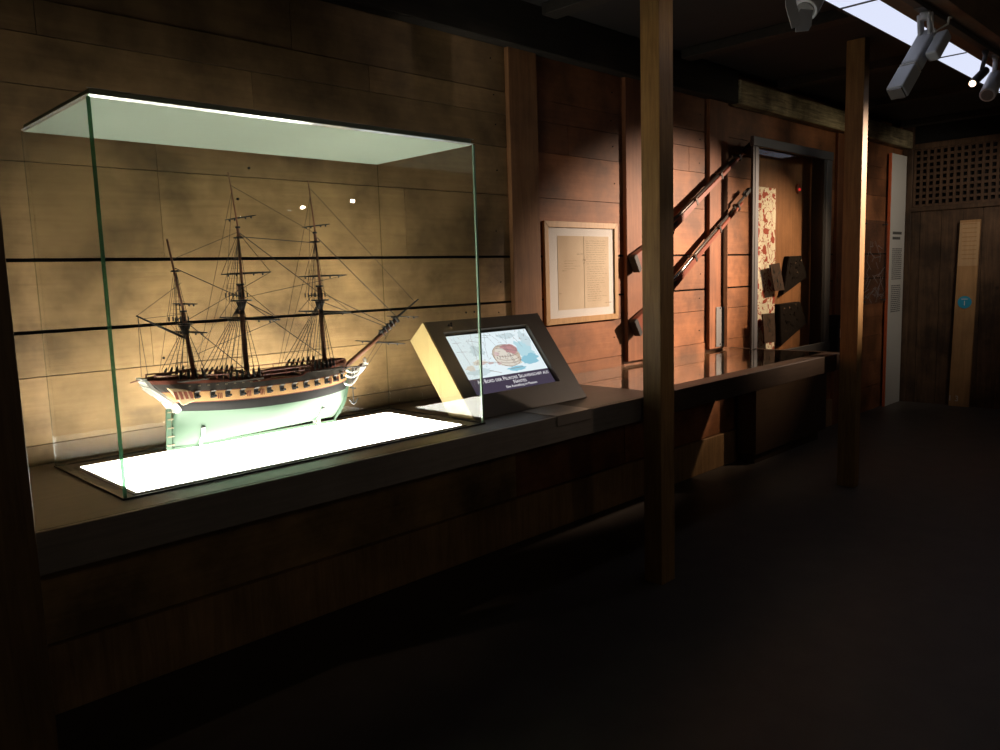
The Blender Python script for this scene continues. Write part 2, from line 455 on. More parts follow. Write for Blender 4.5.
M['iron'] = plain('ship_iron', (0.02, 0.02, 0.02), 0.4)
M['bronze'] = plain('dull_bronze', (0.30, 0.24, 0.16), 0.4, 0.3)
M['tan'] = plain('tan_gallery', (0.50, 0.36, 0.20), 0.5, 0, .1, 60)
M['slot'] = plain('grey_window_slot', (0.30, 0.29, 0.26), 0.4)
M['seat'] = plain('clear_support', (0.72, 0.76, 0.70), 0.15, 0, 0.03, 9)

ship = thing('ship_model', (1.42, YS, 0.985), 'model of a three-masted sailing warship with pale green bottom and bare yards', 'ship model')

def lerp(a, b, t): return a + (b - a) * t
def ramp(v, pts):
    for (a, fa), (b, fb) in zip(pts, pts[1:]):
        if v <= b: return lerp(fa, fb, max(0.0, (v - a) / (b - a)))
    return pts[-1][1]
def zkeel(u): return 0.987 + 0.018 * u
def sheer(u): return 0.016 * ((0.5 - u) / 0.5) ** 2 if u < .5 else 0.006 * ((u - .5) / .5) ** 2
def rail(u): return ramp(u, [(0, 1.241), (.15, 1.232), (.30, 1.219), (.37, 1.214), (.385, 1.204), (.66, 1.204), (.68, 1.214), (.85, 1.222), (1, 1.226)])
def xstart(v): return ramp(v, [(0, 1.082), (.40, 1.088), (.58, 1.098), (.62, 1.092), (1.0, 0.998)])
def xend(v): return ramp(v, [(0, 1.735), (.08, 1.762), (.25, 1.788), (.5, 1.806), (.8, 1.814), (1, 1.812)])
def half(u, v):
    B = ramp(v, [(0, .006), (.03, .018), (.1, .058), (.22, .090), (.40, .108), (.6, .114), (.75, .110), (1, .096)])
    if u > .5:
        p = ramp(v, [(0, 1.6), (.3, 2.0), (.6, 3.0), (1, 3.6)])
        f = 1 - ((u - .5) / .5) ** p
        f = max(f, .03)
    else:
        t = ramp(v, [(0, .02), (.42, .03), (.52, .16), (.60, .48), (.75, .45), (1, .30)])
        p = ramp(v, [(0, 1.5), (.3, 1.7), (.55, 2.6), (1, 2.6)])
        f = t + (1 - t) * (1 - ((.5 - u) / .5) ** p)
    return B * f
def hull_pt(u, z, side):
    zk = zkeel(u); v = (z - zk) / (1.238 - zk)
    v = min(max(v, 0), 1)
    return Vector((lerp(xstart(v), xend(v), u), YS + side * half(u, v), z))
def u_at(x, z):
    zk = zkeel(.5); v = (z - zk) / (1.238 - zk)
    return (x - xstart(v)) / (xend(v) - xstart(v))
def levels(u):
    zk = zkeel(u); s = sheer(u); a = 1.102 + s
    lo = [zk + (a - zk) * f for f in (0, .03, .1, .2, .32, .46, .62, .8, 1)]
    return lo + [1.105 + s, 1.121 + s, 1.139 + s, 1.142 + s, 1.160 + s, 1.178 + s, 1.181 + s, 1.194 + s * .9, min(rail(u) - .006, 1.208 + s), rail(u) - .005, rail(u)]
bandmat = [0] * 8 + [0, 1, 1, 4, 2, 2, 4, 3, 3, 4, 4]
NU = 48
h = MB()
for side in (-1, 1):
    g = []
    for i in range(NU + 1):
        u = i / NU
        g.append([h.bm.verts.new(hull_pt(u, z, side)) for z in levels(u)])
    for i in range(NU):
        for k in range(len(bandmat)):
            h.mi = bandmat[k]
            f = h.bm.faces.new((g[i][k], g[i + 1][k], g[i + 1][k + 1], g[i][k + 1])); h._paint([f]); f.smooth = True
    # inner side of the bulwark
    h.mi = 4
    inn = []
    for i in range(NU + 1):
        u = i / NU; p = hull_pt(u, rail(u), side); q = p.copy(); q.y -= side * min(.006, half(u, .9) * .5)
        d = hull_pt(u, 1.186, side); d.y -= side * min(.006, half(u, .9) * .5)
        inn.append([h.bm.verts.new(q), h.bm.verts.new(d)])
    for i in range(NU):
        h._paint([h.bm.faces.new((g[i][-1], g[i + 1][-1], inn[i + 1][0], inn[i][0])), h.bm.faces.new((inn[i][0], inn[i + 1][0], inn[i + 1][1], inn[i][1]))])
# stern closure
lv = levels(0); 
for k in range(len(bandmat)):
    h.mi = 0 if k < 9 else (1 if k < 11 else 6)
    a = hull_pt(0, lv[k], -1); b2 = hull_pt(0, lv[k], 1); c = hull_pt(0, lv[k + 1], 1); d = hull_pt(0, lv[k + 1], -1)
    h.poly([a, b2, c, d])
# keel underside
for i in range(NU):
    h.mi = 0
    h.poly([hull_pt(i / NU, zkeel(i / NU), -1), hull_pt((i + 1) / NU, zkeel((i + 1) / NU), -1), hull_pt((i + 1) / NU, zkeel((i + 1) / NU), 1), hull_pt(i / NU, zkeel(i / NU), 1)])
bmesh.ops.remove_doubles(h.bm, verts=h.bm.verts, dist=0.0002)
hull = h.build('hull', [M['green'], M['wale'], M['ochre'], M['upper'], M['redwood'], M['white'], M['white']], ship)

b = MB()
b.box(1.085, 1.748, YS - .004, YS + .004, .982, .992)
b.prism([(1.735, YS - .004, .985), (1.752, YS - .004, 1.0), (1.775, YS - .004, 1.02), (1.80, YS - .004, 1.06), (1.818, YS - .004, 1.12), (1.826, YS - .004, 1.19), (1.812, YS - .004, 1.19), (1.795, YS - .004, 1.08), (1.755, YS - .004, 1.02)], (0, .008, 0))
b.build('keel', M['green'], ship)
b = MB()
b.prism([(1.062, YS - .004, .984), (1.080, YS - .004, .984), (1.0865, YS - .004, 1.128), (1.071, YS - .004, 1.128), (1.068, YS - .004, 1.09)], (0, .008, 0), .001)
rud = b.build('rudder', M['green'], ship)
b = MB()
for z in (1.0, 1.03, 1.06, 1.09, 1.115):
    b = MB(); b.box(1.064 + (z - 1) * .08, 1.088 + (z - 1) * .04, YS - .006, YS + .006, z, z + .004); b.build('pintle', M['bronze'], rud)

# decks
def deck(u0, u1, z, name):
    b = MB(); n = 16; L, R = [], []
    for i in range(n + 1):
        u = lerp(u0, u1, i / n)
        p = hull_pt(u, z, -1); q = hull_pt(u, z, 1); p.y += .0075; q.y -= .0075
        if q.y - p.y < .002: p.y, q.y = YS - .001, YS + .001
        L.append(p); R.append(q)
    for i in range(n): b.poly([L[i], L[i + 1], R[i + 1], R[i]])
    return b.build(name, M['deck'], ship)
deck(.03, .40, 1.206, 'quarterdeck'); deck(.39, .68, 1.188, 'waist_deck'); deck(.67, .985, 1.204, 'forecastle')

# stern gallery: white carved transom with windows
b = MB()
A = [(0.996, .030, 1.245), (1.016, .040, 1.212), (1.052, .050, 1.178), (1.082, .056, 1.150), (1.096, .054, 1.128), (1.094, .03, 1.116)]
for (xa, ya, za), (xb, yb, zb) in zip(A, A[1:]):
    b.hexa([(xb - .006, YS - yb, zb), (xb + .008, YS - yb, zb), (xb + .008, YS + yb, zb), (xb - .006, YS + yb, zb),
            (xa - .006, YS - ya, za), (xa + .008, YS - ya, za), (xa + .008, YS + ya, za), (xa - .006, YS + ya, za)])
gal = b.build('stern_gallery', M['white'], ship)
for k in range(6):
    b = MB(); yv = YS - .034 + k * .0136
    b.prism([(1.009, yv - .004, 1.207), (1.009, yv + .004, 1.207), (1.0375, yv + .0045, 1.181), (1.0375, yv - .0045, 1.181)], (-.0012, 0, -.0012))
    b.build('stern_window', M['slot'], gal)
b = MB()
for z, x, hy in ((1.215, 1.006, .041), (1.176, 1.044, .052), (1.150, 1.073, .058), (1.236, .993, .034)):
    b.tube([(x, YS - hy, z), (x - .004, YS, z + .003), (x, YS + hy, z)], .0016, 6)
b.build('moulding', M['slot'], gal)
for s in (1, -1):
    b = MB(); b.prism([(1.052, YS + s * .064, 1.212), (1.125, YS + s * .078, 1.196), (1.135, YS + s * .080, 1.158), (1.098, YS + s * .070, 1.146)], (0, s * .012, 0), .002); qg = b.build('quarter_gallery', M['tan'], ship)
for k in range(4):
    b = MB(); x = 1.068 + k * .0155; dy = (x - 1.052) * .19
    b.prism([(x, YS - .0772 - dy, 1.197 - k * .001), (x + .011, YS - .0792 - dy, 1.195 - k * .001), (x + .017, YS - .0802 - dy, 1.168), (x + .008, YS - .0785 - dy, 1.168)], (0, -.0015, 0))
    b.build('gallery_window', M['redwood'], qg)

# gun ports with barrels along the ochre band
for k in range(13):
    x = 1.150 + k * .0505
    z = 1.163 + sheer(u_at(x, 1.16))
    p = hull_pt(u_at(x, z), z, -1)
    b = MB(); b.obox((p.x, p.y - .0005, z + .001), (1, 0, 0), (0, 1, 0), (0, 0, 1), .0085, .0035, .0105, .001)
    gp = b.build('gun_port', M['black'], ship)
    b = MB(); b.tube([(p.x, p.y + .01, z), (p.x, p.y - .022, z), (p.x, p.y - .023, z), (p.x, p.y - .026, z)], [.0045, .0036, .0046, .0040], 8)
    b.build('cannon', M['iron'], gp)
    b = MB(); b.obox((p.x, p.y - .0095, z + .0155), (1, 0, 0), (0, 1, -.5), (0, .5, 1), .0085, .0085, .0012)
    b.build('port_lid', M['upper'], gp)
# small carved pilasters between the ports
for k in (1, 3, 4, 10, 11):
    b = MB()
    for j in range(3):
        x = 1.150 + k * .0505 + .018 + j * .006; z = 1.160 + sheer(u_at(x, 1.16)); p = hull_pt(u_at(x, z), z, -1)
        b.obox((p.x, p.y, z), (1, 0, 0), (0, 1, 0), (0, 0, 1), .0014, .002, .010)
    b.build('pilaster', M['redwood'], ship)
# quarterdeck small ports (light)
b = MB()
for k in range(9):
    x = 1.13 + k * .03; z = 1.201 + sheer(u_at(x, 1.2)) * .8; p = hull_pt(u_at(x, z), z, -1)
    b = MB(); b.obox((p.x, p.y - .0005, z), (1, 0, 0), (0, 1, 0), (0, 0, 1), .004, .0012, .002); b.build('scupper', M['bronze'], ship)

# waist railing and gangway
for s in (-1, 1):
    b = MB()
    pts = []
    for i in range(9):
        x = lerp(1.36, 1.60, i / 8); p = hull_pt(u_at(x, 1.2), 1.2, s)
        pts.append((p.x, p.y - s * .004, 1.234))
    b.tube(pts, .0021, 6)
    b.tube([(x, y, z - .014) for x, y, z in pts], .0016, 6)
    for x, y, z in pts[::2]: b.tube([(x, y, 1.2), (x, y, 1.236)], .0018, 6)
    b.build('railing', M['redwood'], ship)
# hammock rails fore and aft
for (xa, xb, za, zb) in ((1.03, 1.34, 1.252, 1.232), (1.60, 1.80, 1.232, 1.236)):
    for s in (-1, 1):
        b = MB(); pts = []
        for i in range(9):
            x = lerp(xa, xb, i / 8); z = lerp(za, zb, i / 8); p = hull_pt(min(.99, max(0, u_at(x, 1.22))), 1.222, s)
            pts.append((p.x, p.y - s * .004, z))
            b.obox((p.x, p.y - s * .004, (z + 1.212) / 2), (1, 0, 0), (0, 1, 0), (0, 0, 1), .002, .002, (z - 1.212) / 2)
        b.tube(pts, .0028, 6)
        b.build('bulwark_rail', M['redwood'], ship)

# things on deck
b = MB()
for k in range(7):
    t = k / 6; 
b.prism([(1.445, YS - .018, 1.218), (1.575, YS - .018, 1.218), (1.595, YS - .006, 1.226), (1.44, YS - .010, 1.226)], (0, .036, 0), .003)
b.tube([(1.43, YS, 1.224), (1.47, YS, 1.214), (1.55, YS, 1.214), (1.60, YS, 1.226)], [.003, .016, .018, .003], 10)
b.build('longboat', M['redwood'], ship)
b = MB()
for x in (1.24, 1.30, 1.43, 1.60, 1.66, 1.755):
    b = MB(); b.box(x, x + .028, YS - .03, YS + .03, 1.189, 1.219, .002); b.build('hatch_coaming', M['redwood'], ship)
b = MB()
for x in (1.20, 1.33, 1.345, 1.675, 1.69, 1.735, 1.775):
    b = MB()
    for yv in (-.05, -.02, .02, .05):
        b.tube([(x, YS + yv, 1.2), (x, YS + yv, 1.240)], .0025, 6)
    b.box(x - .002, x + .002, YS - .056, YS + .056, 1.231, 1.236)
    b.build('belaying_rack', M['mast'], ship)
b = MB(); b.tube([(1.275, YS, 1.206), (1.275, YS, 1.228), (1.275, YS, 1.23), (1.275, YS, 1.24)], [.010, .008, .014, .012], 10)
b.build('capstan', M['mast'], ship)
b = MB()
rr = random.Random(5)
for k in range(26):
    x = rr.uniform(1.62, 1.79); yv = rr.uniform(-.06, .02) * (1 - (x - 1.6) * 2.2)
    b.sphere((x, YS + yv, 1.222 + rr.uniform(-.012, .012)), rr.uniform(.004, .007), 1, 1, 1.2, 6, 5)
b.build('rope_coil', M['mast'], ship)

# masts: (name part, lower, topmast, topgallant)
def mast(segs, rs):
    """segs: list of (base, head); the first is the lower mast"""
    b = MB(); b.tube([segs[0][0], Vector(segs[0][0]).lerp(Vector(segs[0][1]), .5), segs[0][1]], [rs[0], rs[0] * .95, rs[0] * .72], 10)
    m = b.build('mast', M['mast'], ship)
    b = MB(); b.tube([segs[1][0], segs[1][1]], [rs[1], rs[1] * .7], 8)
    b.build('topmast', M['mast'], m)
    if len(segs) > 2:
        b = MB(); b.tube([segs[2][0], Vector(segs[2][0]).lerp(Vector(segs[2][1]), .45), segs[2][1]], [rs[2], rs[2] * .8, rs[2] * .45], 8)
        b.sphere(segs[2][1], .0035, 1, 1, .6)
        b.build('topgallant_mast', M['mast'], m)
    return m
def top_platform(m, x, z, r):
    b = MB()
    n = 12
    pts = [(x + math.cos(2 * PI * k / n) * r * (.8 if math.cos(2 * PI * k / n) > 0 else .7), YS + math.sin(2 * PI * k / n) * r, z) for k in range(n)]
    b.prism(pts, (0, 0, .005))
    b.tube([(x, YS, z - .034), (x, YS, z - .002)], [.009, .020], 10)
    b.tube([(x - r * .6, YS - r * .8, z + .0225), (x - r * .6, YS + r * .8, z + .0225)], .0018, 6)
    for s in (-1, 0, 1): b.tube([(x - r * .6, YS + s * r * .8, z), (x - r * .6, YS + s * r * .8, z + .0225)], .0014, 6)
    b.build('top_platform', M['yard'], m)
def cap(m, x, z, r=.010):
    b = MB(); b.box(x - r, x + r * 1.6, YS - r * .8, YS + r * .8, z, z + .007, .001); b.build('mast_cap', M['yard'], m)
def crosstrees(m, x, z, r=.022):
    b = MB()
    for dx in (-.007, .006): b.box(x + dx - .0018, x + dx + .0018, YS - r, YS + r, z, z + .003)
    for dy in (-.005, .005): b.box(x - .014, x + .016, YS + dy - .0015, YS + dy + .0015, z - .003, z)
    b.build('crosstrees', M['yard'], m)
def yard(m, x, z, hs, r, tilt=0.0, ps=0):
    b = MB()
    b.tube([(x, YS - hs, z - tilt), (x, YS - hs * .5, z - tilt * .5), (x, YS, z), (x, YS + hs * .5, z + tilt * .5), (x, YS + hs, z + tilt)], [r * .45, r * .85, r, r * .85, r * .45], 8)
    for s in (-1, 1):
        for q in (.35, .7): b.sphere((x, YS + s * hs * q, z + s * tilt * q - r * 1.4), .0035, 1, 1, 1.3, 6, 5)
    b.build('yard', M['yard'], m)

mm = mast([((1.379, YS, 1.188), (1.373, YS, 1.548)), ((1.386, YS, 1.475), (1.381, YS, 1.752)), ((1.388, YS, 1.715), (1.362, YS, 1.945))], [.0098, .0058, .0038])
top_platform(mm, 1.376, 1.487, .046); cap(mm, 1.374, 1.544); crosstrees(mm, 1.383, 1.716); cap(mm, 1.381, 1.750, .006)
yard(mm, 1.398, 1.422, .230, .0058); yard(mm, 1.398, 1.588, .188, .0042); yard(mm, 1.394, 1.788, .118, .0030)
fm = mast([((1.715, YS, 1.19), (1.704, YS, 1.532)), ((1.717, YS, 1.462), (1.700, YS, 1.738)), ((1.708, YS, 1.702), (1.686, YS, 1.936))], [.0092, .0054, .0036])
top_platform(fm, 1.706, 1.474, .042); cap(fm, 1.705, 1.528); crosstrees(fm, 1.701, 1.704); cap(fm, 1.700, 1.736, .006)
yard(fm, 1.722, 1.430, .188, .0054); yard(fm, 1.722, 1.571, .170, .0040); yard(fm, 1.708, 1.766, .100, .0028)
zm = mast([((1.182, YS, 1.205), (1.156, YS, 1.462)), ((1.168, YS, 1.405), (1.123, YS, 1.709))], [.0078, .0050])
top_platform(zm, 1.160, 1.415, .034); cap(zm, 1.157, 1.458, .008); crosstrees(zm, 1.142, 1.600, .012)
yard(zm, 1.176, 1.388, .138, .0042, -.002); yard(zm, 1.166, 1.487, .102, .0030)
b = MB(); b.tube([(1.165, YS, 1.365), (1.10, YS, 1.400), (1.000, YS, 1.455)], [.0044, .0044, .0026], 8); b.build('gaff', M['yard'], zm)
b = MB(); b.tube([(1.172, YS, 1.258), (1.05, YS, 1.248), (0.962, YS, 1.234)], [.0040, .0040, .0022], 8); b.build('spanker_boom', M['mast'], zm)
b = MB(); b.tube([(1.80, YS, 1.196), (1.95, YS, 1.288), (2.083, YS, 1.376)], [.0105, .0095, .0070], 10)
bs = b.build('bowsprit', M['mast'], ship)
b = MB(); b.tube([(1.985, YS, 1.322), (2.09, YS, 1.390), (2.206, YS, 1.459)], [.0060, .0052, .0026], 8)
b.build('jib_boom', M['yard'], bs)
b = MB(); b.obox((2.078, YS, 1.378), (1, 0, .66), (0, 1, 0), (-.66, 0, 1), .006, .012, .014, .001)
for t in (.15, .35, .55, .75):
    q = Vector((1.985, YS, 1.316)).lerp(Vector((2.08, YS, 1.378)), t); b.obox(q, (1, 0, .66), (0, 1, 0), (-.66, 0, 1), .0025, .011, .015, .001)
b.build('bowsprit_cap', M['yard'], bs)
yard(bs, 1.985, 1.287, .175, .0036); yard(bs, 2.114, 1.388, .110, .0028)

# beakhead with white rails and figurehead
b = MB()
b.prism([(1.812, YS - .005, 1.118), (1.836, YS - .005, 1.130), (1.862, YS - .005, 1.158), (1.884, YS - .005, 1.186), (1.904, YS - .005, 1.200), (1.894, YS - .005, 1.206), (1.850, YS - .005, 1.182), (1.815, YS - .005, 1.172)], (0, .010, 0), .001)
bk = b.build('beakhead', M['upper'], ship)
b = MB()
for s in (-1, 1):
    for (za, zc, ya, rr_) in ((1.196, 1.176, .062, .0042), (1.176, 1.152, .058, .0042), (1.142, 1.124, .048, .0044)):
        pts = []
        for i in range(9):
            t = i / 8
            pts.append((lerp(1.768, 1.895 if za > 1.15 else 1.862, t), YS + s * lerp(ya, .006, t ** .7), lerp(za, 1.205 if za > 1.15 else 1.155, t ** 1.8) - math.sin(PI * t) * (za - zc)))
        b.tube(pts, rr_, 6)
    for t in (.35, .5, .65, .8):
        x = lerp(1.77, 1.89, t); yv = YS + s * lerp(.062, .006, t ** .7)
        b.tube([(x, yv, 1.150 + t * .02), (x + .004, yv, 1.192)], .0025, 6)
b.build('head_rail', M['white'], bk)
b = MB()
b.tube([(1.862, YS, 1.160), (1.884, YS, 1.180), (1.902, YS, 1.196), (1.907, YS, 1.210), (1.903, YS, 1.222), (1.906, YS, 1.230)], [.006, .010, .009, .006, .0075, .003], 10)
b.tube([(1.900, YS - .005, 1.212), (1.912, YS - .012, 1.202), (1.918, YS - .006, 1.208)], [.003, .0028, .002], 6)
b.tube([(1.900, YS + .005, 1.212), (1.912, YS + .012, 1.202), (1.918, YS + .006, 1.208)], [.003, .0028, .002], 6)
b.build('figurehead', M['white'], bk)
for s in (-1, 1):
    b = MB(); b.tube([(1.76, YS + s * .045, 1.203), (1.852, YS + s * .085, 1.205)], [.0035, .0028], 6); b.build('cathead', M['yard'], ship)
# anchor hanging at the bow
b = MB()
ax, ay = 1.812, YS - .040
b.tube([(ax, ay, 1.120), (ax, ay, 1.052)], .0024, 6)
b.tube([(ax - .018, ay, 1.072), (ax - .010, ay, 1.056), (ax, ay, 1.050), (ax + .012, ay, 1.057), (ax + .022, ay, 1.075)], [.001, .003, .0036, .003, .001], 6)
b.obox((ax - .014, ay, 1.064), (1, 0, -1), (0, 1, 0), (1, 0, 1), .006, .004, .0015); b.obox((ax + .018, ay, 1.066), (1, 0, 1), (0, 1, 0), (-1, 0, 1), .006, .004, .0015)
b.tube([(ax, ay - .018, 1.116), (ax, ay + .018, 1.116)], .003, 6)
b.tube([(ax, ay, 1.120), (1.805, YS - .055, 1.203)], .001, 5)
b.build('anchor', M['iron'], ship)

# standing rigging
def lines(ls, r, name='stay', mat_='rope'):
    for a, c in ls:
        b = MB(); b.tube([a, c], r, 5)
        b.build(name, M[mat_], ship)
Y0 = YS
lines([((1.392, Y0, 1.486), (1.712, Y0, 1.250)), ((1.386, Y0, 1.735), (1.712, Y0, 1.500)), ((1.386, Y0, 1.720), (1.704, Y0, 1.70)),
       ((1.715, Y0, 1.470), (2.035, Y0, 1.345)), ((1.712, Y0, 1.720), (2.085, Y0, 1.385)), ((1.716, Y0, 1.505), (2.045, Y0, 1.352)),
       ((1.170, Y0, 1.420), (1.374, Y0, 1.235)), ((1.143, Y0, 1.610), (1.376, Y0, 1.500)),
       ((1.395, Y0 - .005, 1.482), (1.48, Y0 - .05, 1.425))], .0017)
lines([((1.696, Y0, 1.905), (2.185, Y0, 1.447)), ((1.135, Y0, 1.640), (1.378, Y0, 1.735)), ((1.005, Y0, 1.453), (1.01, Y0 - .03, 1.246)), ((1.005, Y0, 1.453), (1.01, Y0 + .03, 1.246)),
       ((1.995, Y0, 1.31), (1.905, Y0, 1.205)), ((1.160, Y0, 1.452), (1.02, Y0, 1.444)), ((1.002, Y0, 1.455), (1.16, Y0, 1.56)), ((2.08, Y0, 1.37), (1.895, Y0, 1.17)),
       ((1.37, Y0, 1.90), (1.695, Y0, 1.74)), ((1.40, Y0 - .23, 1.425), (1.19, Y0 - .01, 1.31)), ((1.40, Y0 + .23, 1.425), (1.19, Y0 + .01, 1.31)),
       ((1.725, Y0 - .17, 1.571), (1.385, Y0 - .01, 1.50)), ((1.398, Y0 - .188, 1.588), (1.165, Y0 - .01, 1.43)), ((1.398, Y0 - .188, 1.588), (1.383, Y0, 1.735)), ((1.398, Y0 + .188, 1.588), (1.383, Y0, 1.735)),
       ((1.398, Y0 - .23, 1.422), (1.375, Y0, 1.54)), ((1.398, Y0 + .23, 1.422), (1.375, Y0, 1.54)), ((1.722, Y0 - .188, 1.43), (1.706, Y0, 1.525)), ((1.722, Y0 + .188, 1.43), (1.706, Y0, 1.525))], .0010, 'running_rope')

def shrouds(xtop, ztop, hy, x0, x1, zb, n, side, ratl=0.018, name='shroud_net', r=.00125, dead=True, zt_in=None):
    """lower rigging: ropes from the mast down and aft to the hull side, with rope rungs"""
    b = MB(); ends = []
    for i in range(n):
        x = lerp(x0, x1, i / max(1, n - 1))
        p = hull_pt(min(.98, max(.02, u_at(x, zb - .01))), zb - .01, side)
        e = Vector((x, p.y + side * .010, zb)); ends.append(e)
        b.tube([(xtop, YS + side * hy, ztop), e + Vector((0, 0, .03))], r, 5)
        b.tube([e + Vector((0, 0, .03)), e], r * .7, 5)
    t = Vector((xtop, YS + side * hy, ztop)); L = ztop - zb
    k = .12
    while k < .90:
        a = (ends[0] + Vector((0, 0, .03))).lerp(t, k); c = (ends[-1] + Vector((0, 0, .03))).lerp(t, k)
        b.tube([a, c], .00045, 4); k += ratl / L
    b.build(name, M['rope'], ship)
    if dead:
        for e in ends:
            b = MB(); d = (t - e).normalized()
            b.tube([e + d * .006, e + d * .012, e + d * .030, e + d * .040], [.0026, .0050, .0046, .0022], 8)
            b.build('deadeye', M['yard'], ship)
        b = MB(); b.box(x0 - .01, x1 + .01, min(ends[0].y, ends[-1].y) - .003, max(ends[0].y, ends[-1].y) + .003, zb - .004, zb) if n > 1 else None
        b.build('channel', M['upper'], ship)
for s in (-1, 1):
    shrouds(1.374, 1.478, .010, 1.258, 1.372, 1.212, 6, s)
    shrouds(1.706, 1.466, .010, 1.598, 1.706, 1.212, 6, s)
    shrouds(1.160, 1.408, .008, 1.098, 1.178, 1.230, 4, s)
    for (xt, zt, xb, zb, hb) in ((1.383, 1.712, 1.368, 1.510, .042), (1.702, 1.700, 1.696, 1.497, .038), (1.144, 1.595, 1.150, 1.436, .030)):
        b = MB()
        for i in range(4):
            e = Vector((xb - .030 + i * .014, YS + s * hb, zb)); b.tube([(xt, YS + s * .004, zt), e], .0008, 5)
        k = .12
        while k < .85:
            a = Vector((xb - .030, YS + s * hb, zb)).lerp(Vector((xt, YS + s * .004, zt)), k); c = Vector((xb + .012, YS + s * hb, zb)).lerp(Vector((xt, YS + s * .004, zt)), k)
            b.tube([a, c], .0004, 4); k += .09
        b.build('topmast_shroud_net', M['rope'], ship)
        b = MB()
        for i in range(4):
            e = Vector((xb - .030 + i * .014, YS + s * hb, zb - .012)); b.tube([e + Vector((0, 0, .004)), e + Vector((0, 0, .020))], .0028, 6)
            b.tube([e, (xb + .002, YS + s * .010, zb - .07)], .0007, 5)
        b.build('futtock_shroud', M['yard'], ship)
    lines([((1.382, YS, 1.725), (1.238, YS + s * .108, 1.214)), ((1.372, YS, 1.89), (1.228, YS + s * .108, 1.214)), ((1.700, YS, 1.715), (1.575, YS + s * .108, 1.208)), ((1.692, YS, 1.88), (1.565, YS + s * .108, 1.208)), ((1.14, YS, 1.61), (1.088, YS + s * .08, 1.235))], .0008, 'backstay')

# supports under the keel: clear forks with a dark padded tip
for x, lab in ((1.178, 'small pale fork support under the stern of the ship model'), (1.660, 'small pale fork support under the bow of the ship model')):
    sp = thing('model_support', (x, YS, HC + .0065), lab, 'support', None)
    zk = zkeel(u_at(x, 1.0)) - .006
    b = MB(); b.tube([(x, YS, HC + .0065), (x, YS, HC + .010), (x, YS, zk - .006)], [.010, .0035, .0035], 10)
    b.box(x - .006, x + .006, YS - .014, YS + .014, zk - .008, zk - .001, .001)
    b.build('stem', M['seat'], sp)
    for s in (-1, 1):
        b = MB(); zt = 1.052
        pr = []
        for z in (zk - .004, zk + .012, 1.02, 1.036, zt):
            p = hull_pt(u_at(x, z), max(z, zk + .008), s); pr.append((x, (p.y if z > zk else YS + s * .012) + s * .006, z))
        for (xa_, ya_, za_), (xb_, yb_, zb_) in zip(pr, pr[1:]):
            b.hexa([(x - .006, ya_ - .0018, za_), (x + .006, ya_ - .0018, za_), (x + .006, ya_ + .0018, za_), (x - .006, ya_ + .0018, za_), (x - .006, yb_ - .0018, zb_), (x + .006, yb_ - .0018, zb_), (x + .006, yb_ + .0018, zb_), (x - .006, yb_ + .0018, zb_)])
        ar = b.build('fork_arm', M['seat'], sp)
        b = MB(); b.box(x - .0065, x + .0065, pr[-1][1] - .003, pr[-1][1] + .003, zt, zt + .006, .001); b.build('pad', M['black'], ar)

# ------------------------------------------------------------------ touch-screen kiosk
M['kiosk'] = plain('kiosk_brown', (0.15, 0.114, 0.078), 0.42, 0, 0.06, 12)
M['kiosk_side'] = wood('kiosk_plywood', (0.40, 0.29, 0.125), (0.50, 0.37, 0.165), 'Z', 0.5, 0.08, 1.0, 0.05)
KX0, KX1 = 2.290, 3.068
kA, kB, kC, kD = Vector((0, 2.478, .9315)), Vector((0, 2.800, 1.349)), Vector((0, 2.898, 1.262)), Vector((0, 2.640, .9315))
kk = thing('touchscreen_kiosk', (2.69, 2.6, HC), 'slanted brown touchscreen kiosk with pale wooden side standing on the counter', 'kiosk')
b = MB()
d = (kB - kA).normalized(); L = (kB - kA).length; nrm = Vector((0, -d.z, d.y))
def KP(x, t, out=0.0):
    """point on the sloping face: x along the counter, t metres up the slope"""
    p = kA + d * t + nrm * out; return Vector((x, p.y, p.z))
SX0, SX1, ST0, ST1 = 2.378, 2.945, .114, .464    # screen opening
sc = .022
outer = [KP(KX0 + .012, 0), KP(KX1, 0), KP(KX1, L), KP(KX0 + .012, L)]
inner = [KP(SX0, ST0), KP(SX1, ST0), KP(SX1, ST1), KP(SX0, ST1)]
for i in range(4): b.poly([outer[i], outer[(i + 1) % 4], inner[(i + 1) % 4], inner[i]])
deep = [KP(SX0, ST0, -sc), KP(SX1, ST0, -sc), KP(SX1, ST1, -sc), KP(SX0, ST1, -sc)]
for i in range(4): b.poly([inner[i], inner[(i + 1) % 4], deep[(i + 1) % 4], deep[i]])
b.poly([outer[3], outer[2], Vector((KX1, kC.y, kC.z)), Vector((KX0 + .012, kC.y, kC.z))])
b.poly([Vector((KX0 + .012, kC.y, kC.z)), Vector((KX1, kC.y, kC.z)), Vector((KX1, kD.y, kD.z)), Vector((KX0 + .012, kD.y, kD.z))])
b.poly([outer[1], Vector((KX1, kD.y, kD.z)), Vector((KX1, kC.y, kC.z)), outer[2]])
b.poly([outer[0], outer[1], Vector((KX1, kD.y, kD.z)), Vector((KX0 + .012, kD.y, kD.z))])
b.build('housing', M['kiosk'], kk)
b = MB()
b.prism([(KX0, p.y, p.z) for p in (kA, kB, kC, kD)], (.0115, 0, 0), .001)
b.build('side_panel', M['kiosk_side'], kk)
M['scr_white'] = emit('screen_paper', (0.83, 0.94, 0.98), 0.95)
M['scr_dark'] = emit('screen_caption', (0.080, 0.062, 0.100), 0.75)
M['scr_text'] = emit('screen_text', (1, 0.98, 1), 0.95)
